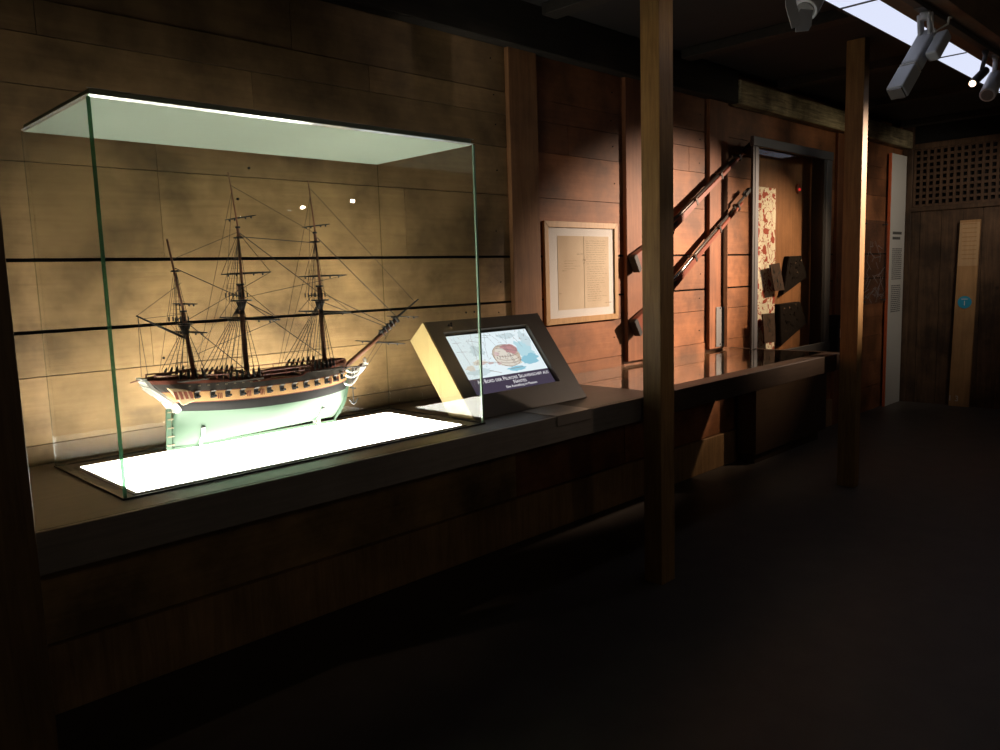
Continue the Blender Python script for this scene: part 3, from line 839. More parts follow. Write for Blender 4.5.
scrcols = {'sky': (0.56, 0.83, 0.91), 'sea': (0.33, 0.66, 0.80), 'hull': (0.68, 0.56, 0.45), 'pink': (0.62, 0.33, 0.33), 'line': (0.20, 0.17, 0.18), 'cream': (0.86, 0.80, 0.70), 'haze': (0.70, 0.84, 0.88), 'brown': (0.33, 0.20, 0.13), 'rose': (0.80, 0.62, 0.60)}
SM = {k: emit('screen_' + k, v, .85) for k, v in scrcols.items()}
W, H = SX1 - SX0, ST1 - ST0
def S(a, c, k=0): return KP(SX0 + a * W, ST0 + c * H, -sc + .0015 + .0004 * k)
CAPH = .268
b = MB(); b.hexa([KP(SX0 + .002, ST0 + .002, -sc - .006), KP(SX1 - .002, ST0 + .002, -sc - .006), KP(SX1 - .002, ST1 - .002, -sc - .006), KP(SX0 + .002, ST1 - .002, -sc - .006), S(0.004, .006, -1), S(.996, .006, -1), S(.996, .994, -1), S(.004, .994, -1)])
scr = b.build('screen', M['black'], kk)
b = MB(); b.poly([S(0.005, CAPH), S(.985, CAPH), S(.985, .965), S(.005, .965)])
b.build('screen_picture', M['scr_white'], scr)
b = MB(); b.poly([S(0.005, .03), S(.985, .03), S(.985, CAPH), S(.005, CAPH)])
b.build('screen_caption', M['scr_dark'], scr)
rp = random.Random(21)
def blob(cx, cy_, rx, ry, k, mat_, n=18, jit=.12, name='sketch_wash'):
    b = MB(); b.poly([S(cx + math.cos(2 * PI * i / n) * rx * (1 + rp.uniform(-jit, jit)), cy_ + math.sin(2 * PI * i / n) * ry * (1 + rp.uniform(-jit, jit)), k) for i in range(n)])
    return b.build(name, SM[mat_], scr)
blob(.83, .60, .10, .20, 1, 'sky', 26, .25); blob(.90, .80, .06, .13, 1, 'haze', 20, .3); blob(.70, .88, .10, .05, 1, 'haze', 20, .3); blob(.20, .36, .15, .05, 1, 'haze', 20, .3)
blob(.82, .44, .11, .07, 2, 'sea', 24, .25); blob(.63, .335, .11, .035, 2, 'sea', 24, .25); blob(.12, .43, .05, .05, 1, 'cream', 16, .3); blob(.25, .50, .08, .04, 1, 'cream', 18, .3); blob(.88, .50, .07, .05, 2, 'sea', 20, .3); blob(.28, .68, .08, .09, 1, 'haze', 20, .35)
blob(.585, .560, .160, .180, 3, 'hull', 30, .03); blob(.645, .65, .105, .092, 4, 'pink', 22, .08); blob(.560, .50, .137, .115, 5, 'cream', 22, .05); blob(.63, .43, .095, .040, 6, 'cream', 18, .06); blob(.535, .63, .06, .06, 5, 'cream', 16, .2)
blob(.475, .60, .032, .035, 6, 'rose', 14, .25); blob(.27, .485, .035, .02, 4, 'rose', 12, .3); blob(.36, .47, .03, .018, 4, 'rose', 12, .3); blob(.45, .45, .025, .025, 6, 'rose', 12, .3)
def strokes(ls, mat_, w=.0035, k=8):
    b = MB()
    for (x0, y0, x1, y1) in ls:
        dx, dy = (x1 - x0) * W, (y1 - y0) * H; l = max(1e-6, math.hypot(dx, dy)); nx, ny = -dy / l * w / 2 / W, dx / l * w / 2 / H
        b.poly([S(x0 + nx, y0 + ny, k), S(x1 + nx, y1 + ny, k), S(x1 - nx, y1 - ny, k), S(x0 - nx, y0 - ny, k)])
    b.build('sketch_stroke', SM[mat_], scr)
def arc(cx, cy_, rx, ry, a0, a1, n=14):
    p = [(cx + math.cos(math.radians(a0 + (a1 - a0) * i / n)) * rx, cy_ + math.sin(math.radians(a0 + (a1 - a0) * i / n)) * ry) for i in range(n + 1)]
    return [(p[i][0], p[i][1], p[i + 1][0], p[i + 1][1]) for i in range(n)]
strokes(arc(.585, .56, .160, .180, 20, 340, 26) + arc(.60, .545, .14, .07, 200, 330) + arc(.60, .60, .14, .06, 200, 330) + arc(.60, .49, .13, .06, 200, 340), 'brown', .0022)
strokes([(.46 + i * .033, .515 + i * .004, .463 + i * .033, .555 + i * .004) for i in range(7)], 'line', .0034)
strokes([(.60, .74, .625, .40), (.62, .74, .64, .40), (.50, .69, .74, .61), (.53, .72, .70, .70)], 'line', .0020)
strokes([(.30, .96, .22, .50), (.22, .86, .40, .80), (.22, .86, .30, .62), (.40, .80, .36, .56), (.46, .95, .40, .74), (.46, .95, .52, .72), (.62, .92, .66, .74), (.40, .93, .52, .90), (.10, .93, .13, .48), (.06, .84, .16, .84), (.06, .70, .17, .69), (.18, .47, .45, .46), (.70, .93, .66, .76), (.76, .92, .82, .66), (.50, .96, .60, .76), (.34, .90, .48, .88)], 'line', .0013)
fine = []
for i in range(46):
    x, y = rp.choice([(rp.uniform(.08, .45), rp.uniform(.40, .54)), (rp.uniform(.46, .72), rp.uniform(.40, .68)), (rp.uniform(.05, .40), rp.uniform(.60, .92)), (rp.uniform(.55, .95), rp.uniform(.75, .93))])
    a = rp.uniform(0, 3.1); l = rp.uniform(.008, .03); fine.append((x, y, x + math.cos(a) * l, y + math.sin(a) * l * 1.4))
strokes(fine[:26], 'brown', .0016); strokes(fine[26:], 'line', .0012)
strokes([(.20, .50, .42, .475), (.42, .62, .45, .42), (.50, .40, .58, .37), (.55, .34, .70, .345), (.30, .36, .42, .30)], 'brown', .0020)
def text_mesh(s, size, place, mat_, name, parent, align='CENTER', small=False, extr=0.0):
    """lettering turned into a mesh; place maps (x, y) in metres to a point"""
    cu = bpy.data.curves.new(name, 'FONT'); cu.body = s; cu.size = size; cu.align_x = align; cu.align_y = 'CENTER'; cu.resolution_u = 3
    if small:
        cu.small_caps_scale = 0.78
        for i, ch in enumerate(s): cu.body_format[i].use_small_caps = ch.islower()
    t = bpy.data.objects.new(name + '_tmp', cu); link(t)
    bpy.context.view_layer.update()
    me = bpy.data.meshes.new_from_object(t.evaluated_get(bpy.context.evaluated_depsgraph_get()))
    for v in me.vertices: v.co = place(v.co.x, v.co.y)
    me.materials.clear(); me.materials.append(mat_)
    bpy.data.objects.remove(t); bpy.data.curves.remove(cu)
    o = link(bpy.data.objects.new(name, me)); put_under(o, parent)
    return o
def onscreen(cx, cy_): return lambda x, y: S(cx + x / W, cy_ + y / H, 9)
text_mesh('An Bord der Pelikore Sklavenschiff aus', .0285, onscreen(.53, .205), M['scr_text'], 'caption_text', scr, small=True)
text_mesh('Nantes', .0285, onscreen(.57, .135), M['scr_text'], 'caption_text', scr, small=True)
text_mesh('Eine Ausstellung im Museum', .0185, onscreen(.57, .075), M['scr_text'], 'caption_text', scr)
b = MB()
for x, t in ((2.43, .50), (2.445, .495), (2.452, .508)): b.sphere(KP(x, t, .0005), .006, 1, 1, 1, 8, 5)
b.build('fixing_screw', M['black'], kk)

# small folded plate at the counter edge under the kiosk
M['plate'] = plain('brushed_plate', (0.36, 0.31, 0.27), 0.38, 0.1, 0.08, 30)
b = MB()
b.hexa([(2.566, YF - .003, HC + .0008), (2.803, YF - .003, HC + .0008), (2.803, 2.455, HC + .0008), (2.566, 2.455, HC + .0008),
        (2.566, YF - .003, HC + .003), (2.803, YF - .003, HC + .003), (2.803, 2.455, HC + .003), (2.566, 2.455, HC + .003)])
b.box(2.566, 2.803, YF - .003, YF - .0006, HC - .042, HC + .0008)
tag(b.build('folded_plate', M['plate']), 'small pale folded plate lying over the counter edge below the kiosk', 'plate')

# ------------------------------------------------------------------ framed document
PX0, PX1, PZ0, PZ1 = 3.482, 4.190, 1.248, 1.860
M['frame'] = wood('oak_frame', (0.42, 0.24, 0.10), (0.60, 0.37, 0.17), 'Z', 0.45, 0.12, 2.0, 0.1)
M['mat'] = plain('white_mount', (0.88, 0.86, 0.82), 0.8, 0, 0.02)
def paper():
    m, nt, out = newmat('old_paper'); L_ = nt.links.new
    bs_ = N(nt, 'ShaderNodeBsdfPrincipled', i_Roughness=0.8)
    tc = N(nt, 'ShaderNodeTexCoord'); mp = N(nt, 'ShaderNodeMapping'); mp.inputs['Scale'].default_value = (22, 1, 1.2)
    L_(tc.outputs['Object'], mp.inputs['Vector'])
    n1 = N(nt, 'ShaderNodeTexNoise', i_Scale=4.0, i_Detail=5.0); L_(tc.outputs['Object'], n1.inputs['Vector'])
    rp_ = N(nt, 'ShaderNodeValToRGB'); rp_.color_ramp.elements[0].color = (0.66, 0.52, 0.36, 1); rp_.color_ramp.elements[1].color = (0.80, 0.67, 0.49, 1)
    rp_.color_ramp.elements[0].position = .3; rp_.color_ramp.elements[1].position = .7
    L_(n1.outputs['Fac'], rp_.inputs['Fac']); L_(rp_.outputs['Color'], bs_.inputs['Base Color']); L_(bs_.outputs[0], out.inputs['Surface'])
    return m
M['paper'] = paper(); M['ink'] = plain('faded_ink', (0.25, 0.18, 0.11), 0.8)
M['ink2'] = plain('very_faded_ink', (0.36, 0.275, 0.17), 0.8)
pf = thing('framed_document', ((PX0 + PX1) / 2, YW, PZ0), 'old handwritten document in a pale wooden frame hung on the plank wall', 'framed document')
b = MB(); fwd = .036
y0, y1 = YW - .022, YW - .001
for q in ([(PX0, PZ0), (PX1, PZ0), (PX1 - fwd, PZ0 + fwd), (PX0 + fwd, PZ0 + fwd)], [(PX1, PZ0), (PX1, PZ1), (PX1 - fwd, PZ1 - fwd), (PX1 - fwd, PZ0 + fwd)],
          [(PX1, PZ1), (PX0, PZ1), (PX0 + fwd, PZ1 - fwd), (PX1 - fwd, PZ1 - fwd)], [(PX0, PZ1), (PX0, PZ0), (PX0 + fwd, PZ0 + fwd), (PX0 + fwd, PZ1 - fwd)]):
    b.prism([(x, y0, z) for x, z in q], (0, y1 - y0, 0), .0015)
b.build('frame', M['frame'], pf)
MB().box(PX0 + fwd, PX1 - fwd, YW - .012, YW - .002, PZ0 + fwd, PZ1 - fwd).build('mount', M['mat'], pf)
dx0, dx1, dz0, dz1 = 3.602, 4.100, 1.332, 1.775
doc = MB().box(dx0, dx1, YW - .0135, YW - .0125, dz0, dz1).build('paper_sheet', M['paper'], pf)
rp = random.Random(4)
bi, bf = MB(), MB()
xm = (dx0 + dx1) / 2
def scribble(b, xa, xb, z, hgt=.0022):
    x = xa
    while x < xb:
        l = rp.uniform(.006, .03); zz = z + rp.uniform(-.001, .001)
        b.box(x, min(x + l, xb), YW - .0142, YW - .0137, zz, zz + hgt); x += l + rp.uniform(.004, .012)
for k in range(11): scribble(bf, xm + .02, dx1 - .02 - rp.uniform(0, .03), dz1 - .03 - k * .014)
for k in range(16): scribble(bf, xm + .03, xm + .03 + rp.uniform(.10, .20), dz1 - .19 - k * .014)
for k in range(4): scribble(bf, dx0 + .06, xm - .03 - rp.uniform(0, .08), dz1 - .15 - k * .016)
for (xa, xb, z) in ((3.78, 3.84, 1.665), (3.84, 3.865, 1.632), (3.835, 3.87, 1.625), (3.64, 3.68, 1.565), (3.84, 3.86, 1.61), (4.06, 4.12, 1.358), (3.61, 3.63, 1.43)): scribble(bi, xa, xb, z, .003)
bf.box(xm - .003, xm + .001, YW - .0142, YW - .0137, dz0, dz1)
bi.build('handwriting', M['ink'], doc); bf.build('handwriting', M['ink2'], doc)
MB().box(PX0 + fwd, PX1 - fwd, YW - .019, YW - .0175, PZ0 + fwd, PZ1 - fwd).build('glass_pane', M['pane'], pf)

# ------------------------------------------------------------------ muskets
M['stock'] = plain('red_walnut_stock', (0.23, 0.062, 0.033), 0.35, 0, 0.25, 14)
M['barrel'] = plain('dark_barrel', (0.06, 0.05, 0.045), 0.38, 0.8)
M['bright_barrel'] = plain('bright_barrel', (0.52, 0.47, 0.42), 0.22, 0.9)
def musket(bx, bz, mx, mz, label, bright):
    d2 = Vector((mx - bx, 0, mz - bz)); Ln = d2.length; d2.normalize(); t2 = Vector((-d2.z, 0, d2.x))
    def P(s, t, y=0.0): return Vector((bx, 0, bz)) + d2 * s + t2 * t + Vector((0, y, 0))
    yb = YW - .088
    g = thing('musket', ((bx + mx) / 2, YW - .03, (bz + mz) / 2), label, 'musket', 'muskets slung on the wall')
    b = MB()
    out = [(0, -.065), (.03, -.070), (.20, -.052), (.34, -.034), (.42, -.030), (.55, -.034), (.80, -.026), (1.30, -.018), (Ln * .90, -.014), (Ln * .90, .006), (.62, .012), (.48, .016), (.40, .014), (.30, .012), (.20, .030), (.04, .052), (0, .050)]
    b.prism([P(s, t, yb) for s, t in out], (0, .046, 0), .006)
    st = b.build('stock', M['stock'], g)
    b = MB(); b.prism([P(s, t, yb - .002) for s, t in ((-.012, -.066), (.010, -.072), (.030, -.060), (.030, .048), (.012, .056), (-.012, .050))], (0, .050, 0), .004)
    b.build('butt_plate', M['black'], g)
    b = MB(); b.tube([P(.50, .014, yb + .023), P(.70, .015, yb + .023), P(Ln, .010, yb + .023)], [.016, .0135, .0105], 10)
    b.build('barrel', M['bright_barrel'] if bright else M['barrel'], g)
    b = MB()
    b.prism([P(s, t, yb - .006) for s, t in ((.40, -.008), (.54, -.010), (.56, .006), (.52, .014), (.42, .012))], (0, .007, 0), .002)
    b.tube([P(.43, .010, yb - .004), P(.42, .040, yb - .004), P(.45, .058, yb - .004)], [.006, .006, .004], 8)
    b.build('lock', M['barrel'], g)
    b = MB(); b.tube([P(.40, -.032, yb + .022), P(.43, -.062, yb + .022), P(.50, -.064, yb + .022), P(.54, -.034, yb + .022)], .004, 8); b.build('trigger_guard', M['barrel'], g)
    for s in (.85, 1.25, Ln * .86):
        b = MB(); b.obox(P(s, -.002, yb + .023), d2, t2, (0, 1, 0), .012, .026, .026, .002); b.build('barrel_band', M['barrel'], g)
    if bright:
        b = MB(); b.obox(P(Ln - .06, .018, yb + .023), d2, t2, (0, 1, 0), .05, .016, .018, .004); b.tube([P(Ln - .02, .02, yb + .023), P(Ln - .10, .045, yb + .02), P(Ln - .13, .03, yb + .02)], .005, 8)
        b.build('muzzle_fitting', M['black'], g)
    for s in (.30, 1.45):
        b = MB(); b.tube([P(s, -.045 if s < 1 else -.024, yb + .02), P(s, -.045 if s < 1 else -.024, YW - .0005)], .006, 8); b.build('wall_peg', M['black'], g)
musket(4.305, 1.605, 5.875, 2.515, 'upper of two slanting muskets on the plank wall, with red stock and dark barrel', False)
musket(4.305, 1.185, 5.865, 2.150, 'lower of two slanting muskets on the plank wall, with bright barrel catching the light', True)

# label plate on the batten
M['labelgrey'] = plain('grey_label', (0.19, 0.185, 0.18), 0.5, 0, .03)
lb = thing('exhibit_label', (5.46, YW - .03, .955), 'narrow grey label plate screwed to the batten just above the glass counter top', 'label')
b = MB(); b.box(5.402, 5.522, YW - .036, YW - .0305, .957, 1.262, .001); b.build('plate', M['labelgrey'], lb)
for x, z in ((5.46, 1.252), (5.46, .975), (5.50, .985)):
    b = MB(); b.tube([(x, YW - .039, z), (x, YW - .0362, z)], .006, 8); b.build('screw', M['black'], lb)

# ------------------------------------------------------------------ glazed showcase
sh = thing('glazed_showcase', (6.3, 3.0, 0), 'tall shallow glazed showcase with grey metal frame set against the plank wall', 'showcase')
fx0, fx1, fy, fz = 5.598, 7.035, 2.900, 2.520
b = MB(); b.t = .92
b.box(6.02, fx1, 3.085, 3.092, 0.80, fz); b.build('back_panel', wood('showcase_ply', (0.25, 0.110, 0.045), (0.38, 0.18, 0.078), 'Z', .55, .25, .8, .1), sh)
b = MB()
b.box(fx0 + .03, fx0 + .085, fy, fy + .02, HC + .001, fz - .072, .003); b.box(fx1 - .13, fx1 - .02, fy, fy + .02, 0.881, fz - .072, .003)
b.box(fx0, fx1, fy, fy + .03, fz - .07, fz, .003); b.box(5.71, fx1, fy, fy + .02, 0.80, .88, .003)
b.build('frame', M['steel'], sh)
b = MB()
b.box(fx0, fx0 + .0295, fy + .004, fy + .02, HC + .001, fz - .072); b.build('seal', M['black'], sh)
b = MB(); b.box(fx1 - .18, fx1 - .131, fy + .004, fy + .02, .882, fz - .072); b.build('seal', M['black'], sh)
MB().box(fx0 + .086, fx1 - .181, fy + .012, fy + .018, .882, fz - .072).build('front_pane', M['weak_glass'], sh)
MB().box(5.985, 5.991, fy + .031, 3.084, .80, fz - .031).build('side_pane', M['weak_glass'], sh)
b = MB(); b.box(5.98, fx1, fy + .031, YW - .032, fz - .03, fz); b.build('roof', M['black'], sh)
b = MB(); b.box(5.71, fx1, fy + .021, YW - .046, 0.08, 0.79, .003); b.box(5.75, fx1 - .1, fy + .05, YW - .047, 0.0, 0.079); b.build('plinth', M['rim'], sh)
b = MB(); b.box(fx1 - .012, fx1, fy + .031, 3.084, .80, fz - .031); b.build('end_panel', M['rim'], sh)

# printed cotton
def cotton():
    m, nt, out = newmat('printed_cotton'); L_ = nt.links.new
    bs_ = N(nt, 'ShaderNodeBsdfPrincipled', i_Roughness=0.85)
    tc = N(nt, 'ShaderNodeTexCoord'); mp = N(nt, 'ShaderNodeMapping'); mp.inputs['Scale'].default_value = (1, 0.05, 1)
    L_(tc.outputs['Object'], mp.inputs['Vector'])
    nz = N(nt, 'ShaderNodeTexNoise', i_Scale=9.0, i_Detail=2.0); L_(mp.outputs[0], nz.inputs['Vector'])
    ad = N(nt, 'ShaderNodeVectorMath', operation='MULTIPLY_ADD'); ad.inputs[1].default_value = (.16, .0, .16)
    L_(nz.outputs['Color'], ad.inputs[0]); L_(mp.outputs[0], ad.inputs[2])
    v1 = N(nt, 'ShaderNodeTexVoronoi', i_Scale=12.0); L_(ad.outputs[0], v1.inputs['Vector'])
    v2 = N(nt, 'ShaderNodeTexVoronoi', i_Scale=30.0); L_(ad.outputs[0], v2.inputs['Vector'])
    v3 = N(nt, 'ShaderNodeTexVoronoi', i_Scale=9.0, feature='DISTANCE_TO_EDGE'); L_(ad.outputs[0], v3.inputs['Vector'])
    a = N(nt, 'ShaderNodeMath', operation='LESS_THAN', i_1=.35); L_(v1.outputs['Distance'], a.inputs[0])
    c = N(nt, 'ShaderNodeMath', operation='LESS_THAN', i_1=.29); L_(v2.outputs['Distance'], c.inputs[0])
    e = N(nt, 'ShaderNodeMath', operation='LESS_THAN', i_1=.015); L_(v3.outputs['Distance'], e.inputs[0])
    m1 = N(nt, 'ShaderNodeMath', operation='MAXIMUM'); L_(a.outputs[0], m1.inputs[0]); L_(c.outputs[0], m1.inputs[1])
    m2 = N(nt, 'ShaderNodeMath', operation='MAXIMUM'); L_(m1.outputs[0], m2.inputs[0]); L_(e.outputs[0], m2.inputs[1])
    mx = N(nt, 'ShaderNodeMix', data_type='RGBA'); mx.inputs['A'].default_value = (0.80, 0.74, 0.60, 1); mx.inputs['B'].default_value = (0.38, 0.075, 0.045, 1)
    L_(m2.outputs[0], mx.inputs['Factor']); L_(mx.outputs['Result'], bs_.inputs['Base Color']); L_(bs_.outputs[0], out.inputs['Surface'])
    return m
M['cotton'] = cotton()
b = MB()
nz_ = 14
for k in range(nz_):
    za, zb = lerp(.84, 2.190, k / nz_), lerp(.84, 2.190, (k + 1) / nz_)
    o1 = .002 * math.sin(k * 1.7); o2 = .002 * math.sin((k + 1) * 1.7)
    xr = 6.300
    b.hexa([(6.0, 3.068 + o1, za), (xr, 3.066 - o1, za), (xr, 3.074 - o1, za), (6.0, 3.076 + o1, za),
            (6.0, 3.068 + o2, zb), (xr, 3.066 - o2, zb), (xr, 3.074 - o2, zb), (6.0, 3.076 + o2, zb)])
cl = b.build('cotton_hanging', M['cotton'])
tag(cl, 'white cotton strip printed with red flowers hanging at one side of the showcase', 'fabric')

# printing blocks and small printed samples
M['block'] = plain('dark_printing_block', (0.011, 0.008, 0.0065), 0.75, 0, .5, 40, .4, .08)
M['sample'] = plain('grey_brown_sample', (0.075, 0.050, 0.039), 0.8, 0, .25, 30, 0, .1)
M['pin'] = plain('copper_pin', (0.75, 0.55, 0.40), 0.25, 0.8)
def block(quad, label, depth, pins):
    g = thing('printing_block', (quad[3][0], 3.08, quad[3][1]), label, 'printing block', None)
    b = MB(); b.prism([(x, 3.085 - depth, z) for x, z in quad], (0, depth, 0), .006); bd = b.build('body', M['block'], g)
    for (x, z) in pins:
        b = MB(); b.tube([(x, 3.085 - depth - .008, z), (x, 3.085 - depth + .001, z)], .008, 6); b.build('copper_pin', M['pin'], g)
    b = MB()
    for k in range(14):
        t, s = random.uniform(.15, .85), random.uniform(.15, .8)
        x = lerp(lerp(quad[0][0], quad[1][0], t), lerp(quad[3][0], quad[2][0], t), s); z = lerp(lerp(quad[0][1], quad[1][1], t), lerp(quad[3][1], quad[2][1], t), s)
        b.box(x - .02, x + .02, 3.085 - depth - .005, 3.085 - depth + .001, z - .006, z + .006)
    b.build('carving', M['block'], g)
block([(6.50, 1.638), (6.73, 1.640), (6.86, 1.455), (6.40, 1.315)], 'upper of two dark carved printing blocks on the back panel of the showcase', .05, [(6.60, 1.58), (6.71, 1.60), (6.64, 1.50)])
block([(6.335, 1.240), (6.72, 1.245), (6.86, 1.045), (6.37, .885)], 'lower of two dark carved printing blocks on the back panel of the showcase', .05, [(6.40, 1.20), (6.50, 1.205), (6.62, 1.225)])
def sample(quad, label):
    g = thing('print_sample', (quad[3][0], 3.02, quad[3][1]), label, 'print sample', None)
    b = MB(); b.prism([(x, 2.998, z) for x, z in quad], (0, .012, 0), .001); b.build('card', M['sample'], g)
    b = MB()
    for k in range(12):
        t, s = random.uniform(.15, .85), random.uniform(.1, .9)
        x = lerp(lerp(quad[0][0], quad[1][0], t), lerp(quad[3][0], quad[2][0], t), s); z = lerp(lerp(quad[0][1], quad[1][1], t), lerp(quad[3][1], quad[2][1], t), s)
        b.obox((x, 2.9975, z), (1, 0, random.uniform(-1, 1)), (0, 1, 0), (random.uniform(-1, 1), 0, 1), .014, .001, .008)
    b.build('printed_motif', M['black'], g)
    b = MB(); c = sum((Vector((x, 0, z)) for x, z in quad), Vector()) / 4; b.tube([(c.x, 3.0102, c.z), (c.x, 3.034, c.z)], .008, 8); b.build('standoff', M['steel'], g)
def inx(q, k=1.0):  # move samples from the panel plane to a plane nearer the glass, same direction from the room
    f = 3.004 / 3.1
    return [(x * f, 1.55 + (z - 1.55) * f) for x, z in q]
sample(inx([(6.27, 1.570), (6.44, 1.585), (6.545, 1.352), (6.36, 1.350)]), 'grey-brown printed sample mounted in front of the upper printing block')
sample(inx([(6.15, 1.168), (6.36, 1.165), (6.385, .916), (6.19, .924)]), 'grey-brown printed sample mounted in front of the lower printing block')
M['red_led'] = emit('red_indicator', (1.0, 0.05, 0.04), 0.7)
rl = thing('indicator_lamp', (7.1, 3.08, 2.30), 'small red indicator lamp glowing high inside the showcase', 'lamp')
b = MB(); b.tube([(6.74, 3.0845, 2.215), (6.74, 3.070, 2.215)], [.045, .04], 12); b.build('housing', M['redwood'], rl)
b = MB(); b.sphere((6.74, 3.068, 2.205), .012); b.build('diode', M['red_led'], rl)
# small wall box with a white tag beyond the showcase
wbx = thing('wall_box', (7.60, 3.08, .86), 'small dark wall box with a white tag beside the showcase, behind the post', 'box')
b = MB(); b.prism([(7.46, 3.0, .70), (7.60, 3.0, .70), (7.60, 3.0, 1.08), (7.54, 3.0, 1.08), (7.46, 3.0, .98)], (0, .12, 0), .004); b.build('housing', M['black'], wbx)
b = MB(); b.box(7.50, 7.565, 2.990, 2.9995, .87, .955, .001); b.build('tag', M['mat'], wbx)

# ------------------------------------------------------------------ text panel, clear poster, plank
M['panelwhite'] = plain('white_board', (0.62, 0.60, 0.55), 0.6, 0, .04, 4)
M['orange'] = plain('orange_edge', (0.60, 0.13, 0.045), 0.5)
M['print'] = plain('printed_grey', (0.10, 0.095, 0.09), 0.7)
tp = thing('text_panel', (9.16, YW - .03, 0), 'tall narrow white text panel with an orange edge in the far corner', 'text panel')
b = MB(); b.box(8.95, 9.395, YW - .052, YW - .024, 0.003, 2.70, .001); b.build('board', M['panelwhite'], tp)
b = MB(); b.box(8.936, 8.9495, YW - .0525, YW - .024, 0.003, 2.70, .001); b.build('edge_strip', M['orange'], tp)
rp = random.Random(8); b = MB()
for k in range(2):
    b.box(9.03, 9.30 - k * .04, YW - .0535, YW - .0522, 1.86 - k * .055, 1.888 - k * .055)
b.build('heading', M['print'], tp); b = MB()
z = 1.70
while z > .98:
    if rp.random() < .93: 
        x = 9.03
        while x < 9.31:
            l = rp.uniform(.02, .06); b.box(x, min(x + l, 9.32), YW - .0535, YW - .0522, z, z + .010); x += l + .012
    else: z -= .03
    z -= .0215
    if 1.31 < z < 1.335: b.build('printed_text', M['print'], tp); b = MB()
b.build('printed_text', M['print'], tp)

ap = thing('clear_poster', (8.6, YW - .04, 1.13), 'clear glossy poster panel with a faint line drawing on the wall beyond the second post', 'poster')
b = MB(); b.box(8.28, 8.90, YW - .050, YW - .044, 1.14, 1.99); b.build('sheet', M['acrylic'], ap)
rp = random.Random(9); b = MB()
for k in range(46):
    x, z = rp.uniform(8.36, 8.86), rp.uniform(1.18, 1.75); a = rp.uniform(-.9, 1.6); l = rp.uniform(.02, .09)
    b.obox((x, YW - .0425, z), (math.cos(a), 0, math.sin(a)), (0, 1, 0), (-math.sin(a), 0, math.cos(a)), l, .001, .003)
b.build('line_drawing', plain('pale_drawing', (0.50, 0.48, 0.46), .5), ap)
for x in (8.31, 8.87):
    for z in (1.17, 1.96):
        b = MB(); b.tube([(x, YW - .055, z), (x, YW - .0005, z)], .008, 8); b.build('standoff', M['steel'], ap)

M['plank'] = wood('pale_plank', (0.36, 0.20, 0.085), (0.50, 0.29, 0.13), 'Z', .55, .2, .8, .1)
M['plank2'] = wood('paler_label_wood', (0.46, 0.29, 0.15), (0.58, 0.38, 0.20), 'Z', .55, .15, .8, .1)
M['blue'] = plain('cyan_sign', (0.03, 0.36, 0.58), 0.5, 0, .03)
pk = thing('sign_plank', (XE - .04, 2.46, 0), 'upright pale plank with a round blue sign leaning on the end wall', 'sign plank')
def KQ(y, z, o=0): return (XE - .052 - .012 * (1 - z / 2) - o, y, z)
b = MB(); b.hexa([KQ(2.565, .004), KQ(2.372, .004), (KQ(2.372, .004)[0] + .03, 2.372, .004), (KQ(2.565, .004)[0] + .03, 2.565, .004),
                  KQ(2.527, 1.975), KQ(2.338, 1.975), (KQ(2.338, 1.975)[0] + .03, 2.338, 1.975), (KQ(2.527, 1.975)[0] + .03, 2.527, 1.975)]); b.build('board', M['plank'], pk)
b = MB(); b.hexa([KQ(2.534, 1.50, .003), KQ(2.347, 1.50, .003), KQ(2.347, 1.50, .0005), KQ(2.534, 1.50, .0005), KQ(2.524, 1.95, .003), KQ(2.340, 1.95, .003), KQ(2.340, 1.95, .0005), KQ(2.524, 1.95, .0005)]); b.build('upper_label', M['plank2'], pk)
b = MB()
for k in range(9):
    z = 1.93 - k * .045; b.hexa([KQ(2.50, z, .0045), KQ(2.365 + (k % 3) * .015, z, .0045), KQ(2.365, z, .0032), KQ(2.50, z, .0032), KQ(2.50, z + .010, .0045), KQ(2.365 + (k % 3) * .015, z + .010, .0045), KQ(2.365, z + .010, .0032), KQ(2.50, z + .010, .0032)])
b.build('printed_text', M['plank'], pk)
cyv, czv, rad = 2.452, 1.120, .066
b = MB(); cpt = [Vector(KQ(cyv + math.cos(2 * PI * k / 24) * rad, czv + math.sin(2 * PI * k / 24) * rad, .001)) for k in range(24)]
b.prism(cpt, (-.004, 0, 0)); rs = b.build('round_sign', M['blue'], pk)
text_mesh('1', .07, lambda x, y: Vector(KQ(cyv - x, czv - .012 + y, .0062)), M['mat'], 'sign_symbol', rs)
b = MB(); b.hexa([KQ(cyv + .03, 1.150, .0065), KQ(cyv - .03, 1.150, .0065), KQ(cyv - .03, 1.150, .0052), KQ(cyv + .03, 1.150, .0052), KQ(cyv + .03, 1.156, .0065), KQ(cyv - .03, 1.156, .0065), KQ(cyv - .03, 1.156, .0052), KQ(cyv + .03, 1.156, .0052)])
b.build('sign_symbol', M['mat'], rs)
text_mesh('1 3', .085, lambda x, y: Vector(KQ(2.52 - x, .085 + y, .0015)), M['panelwhite'], 'number', pk)

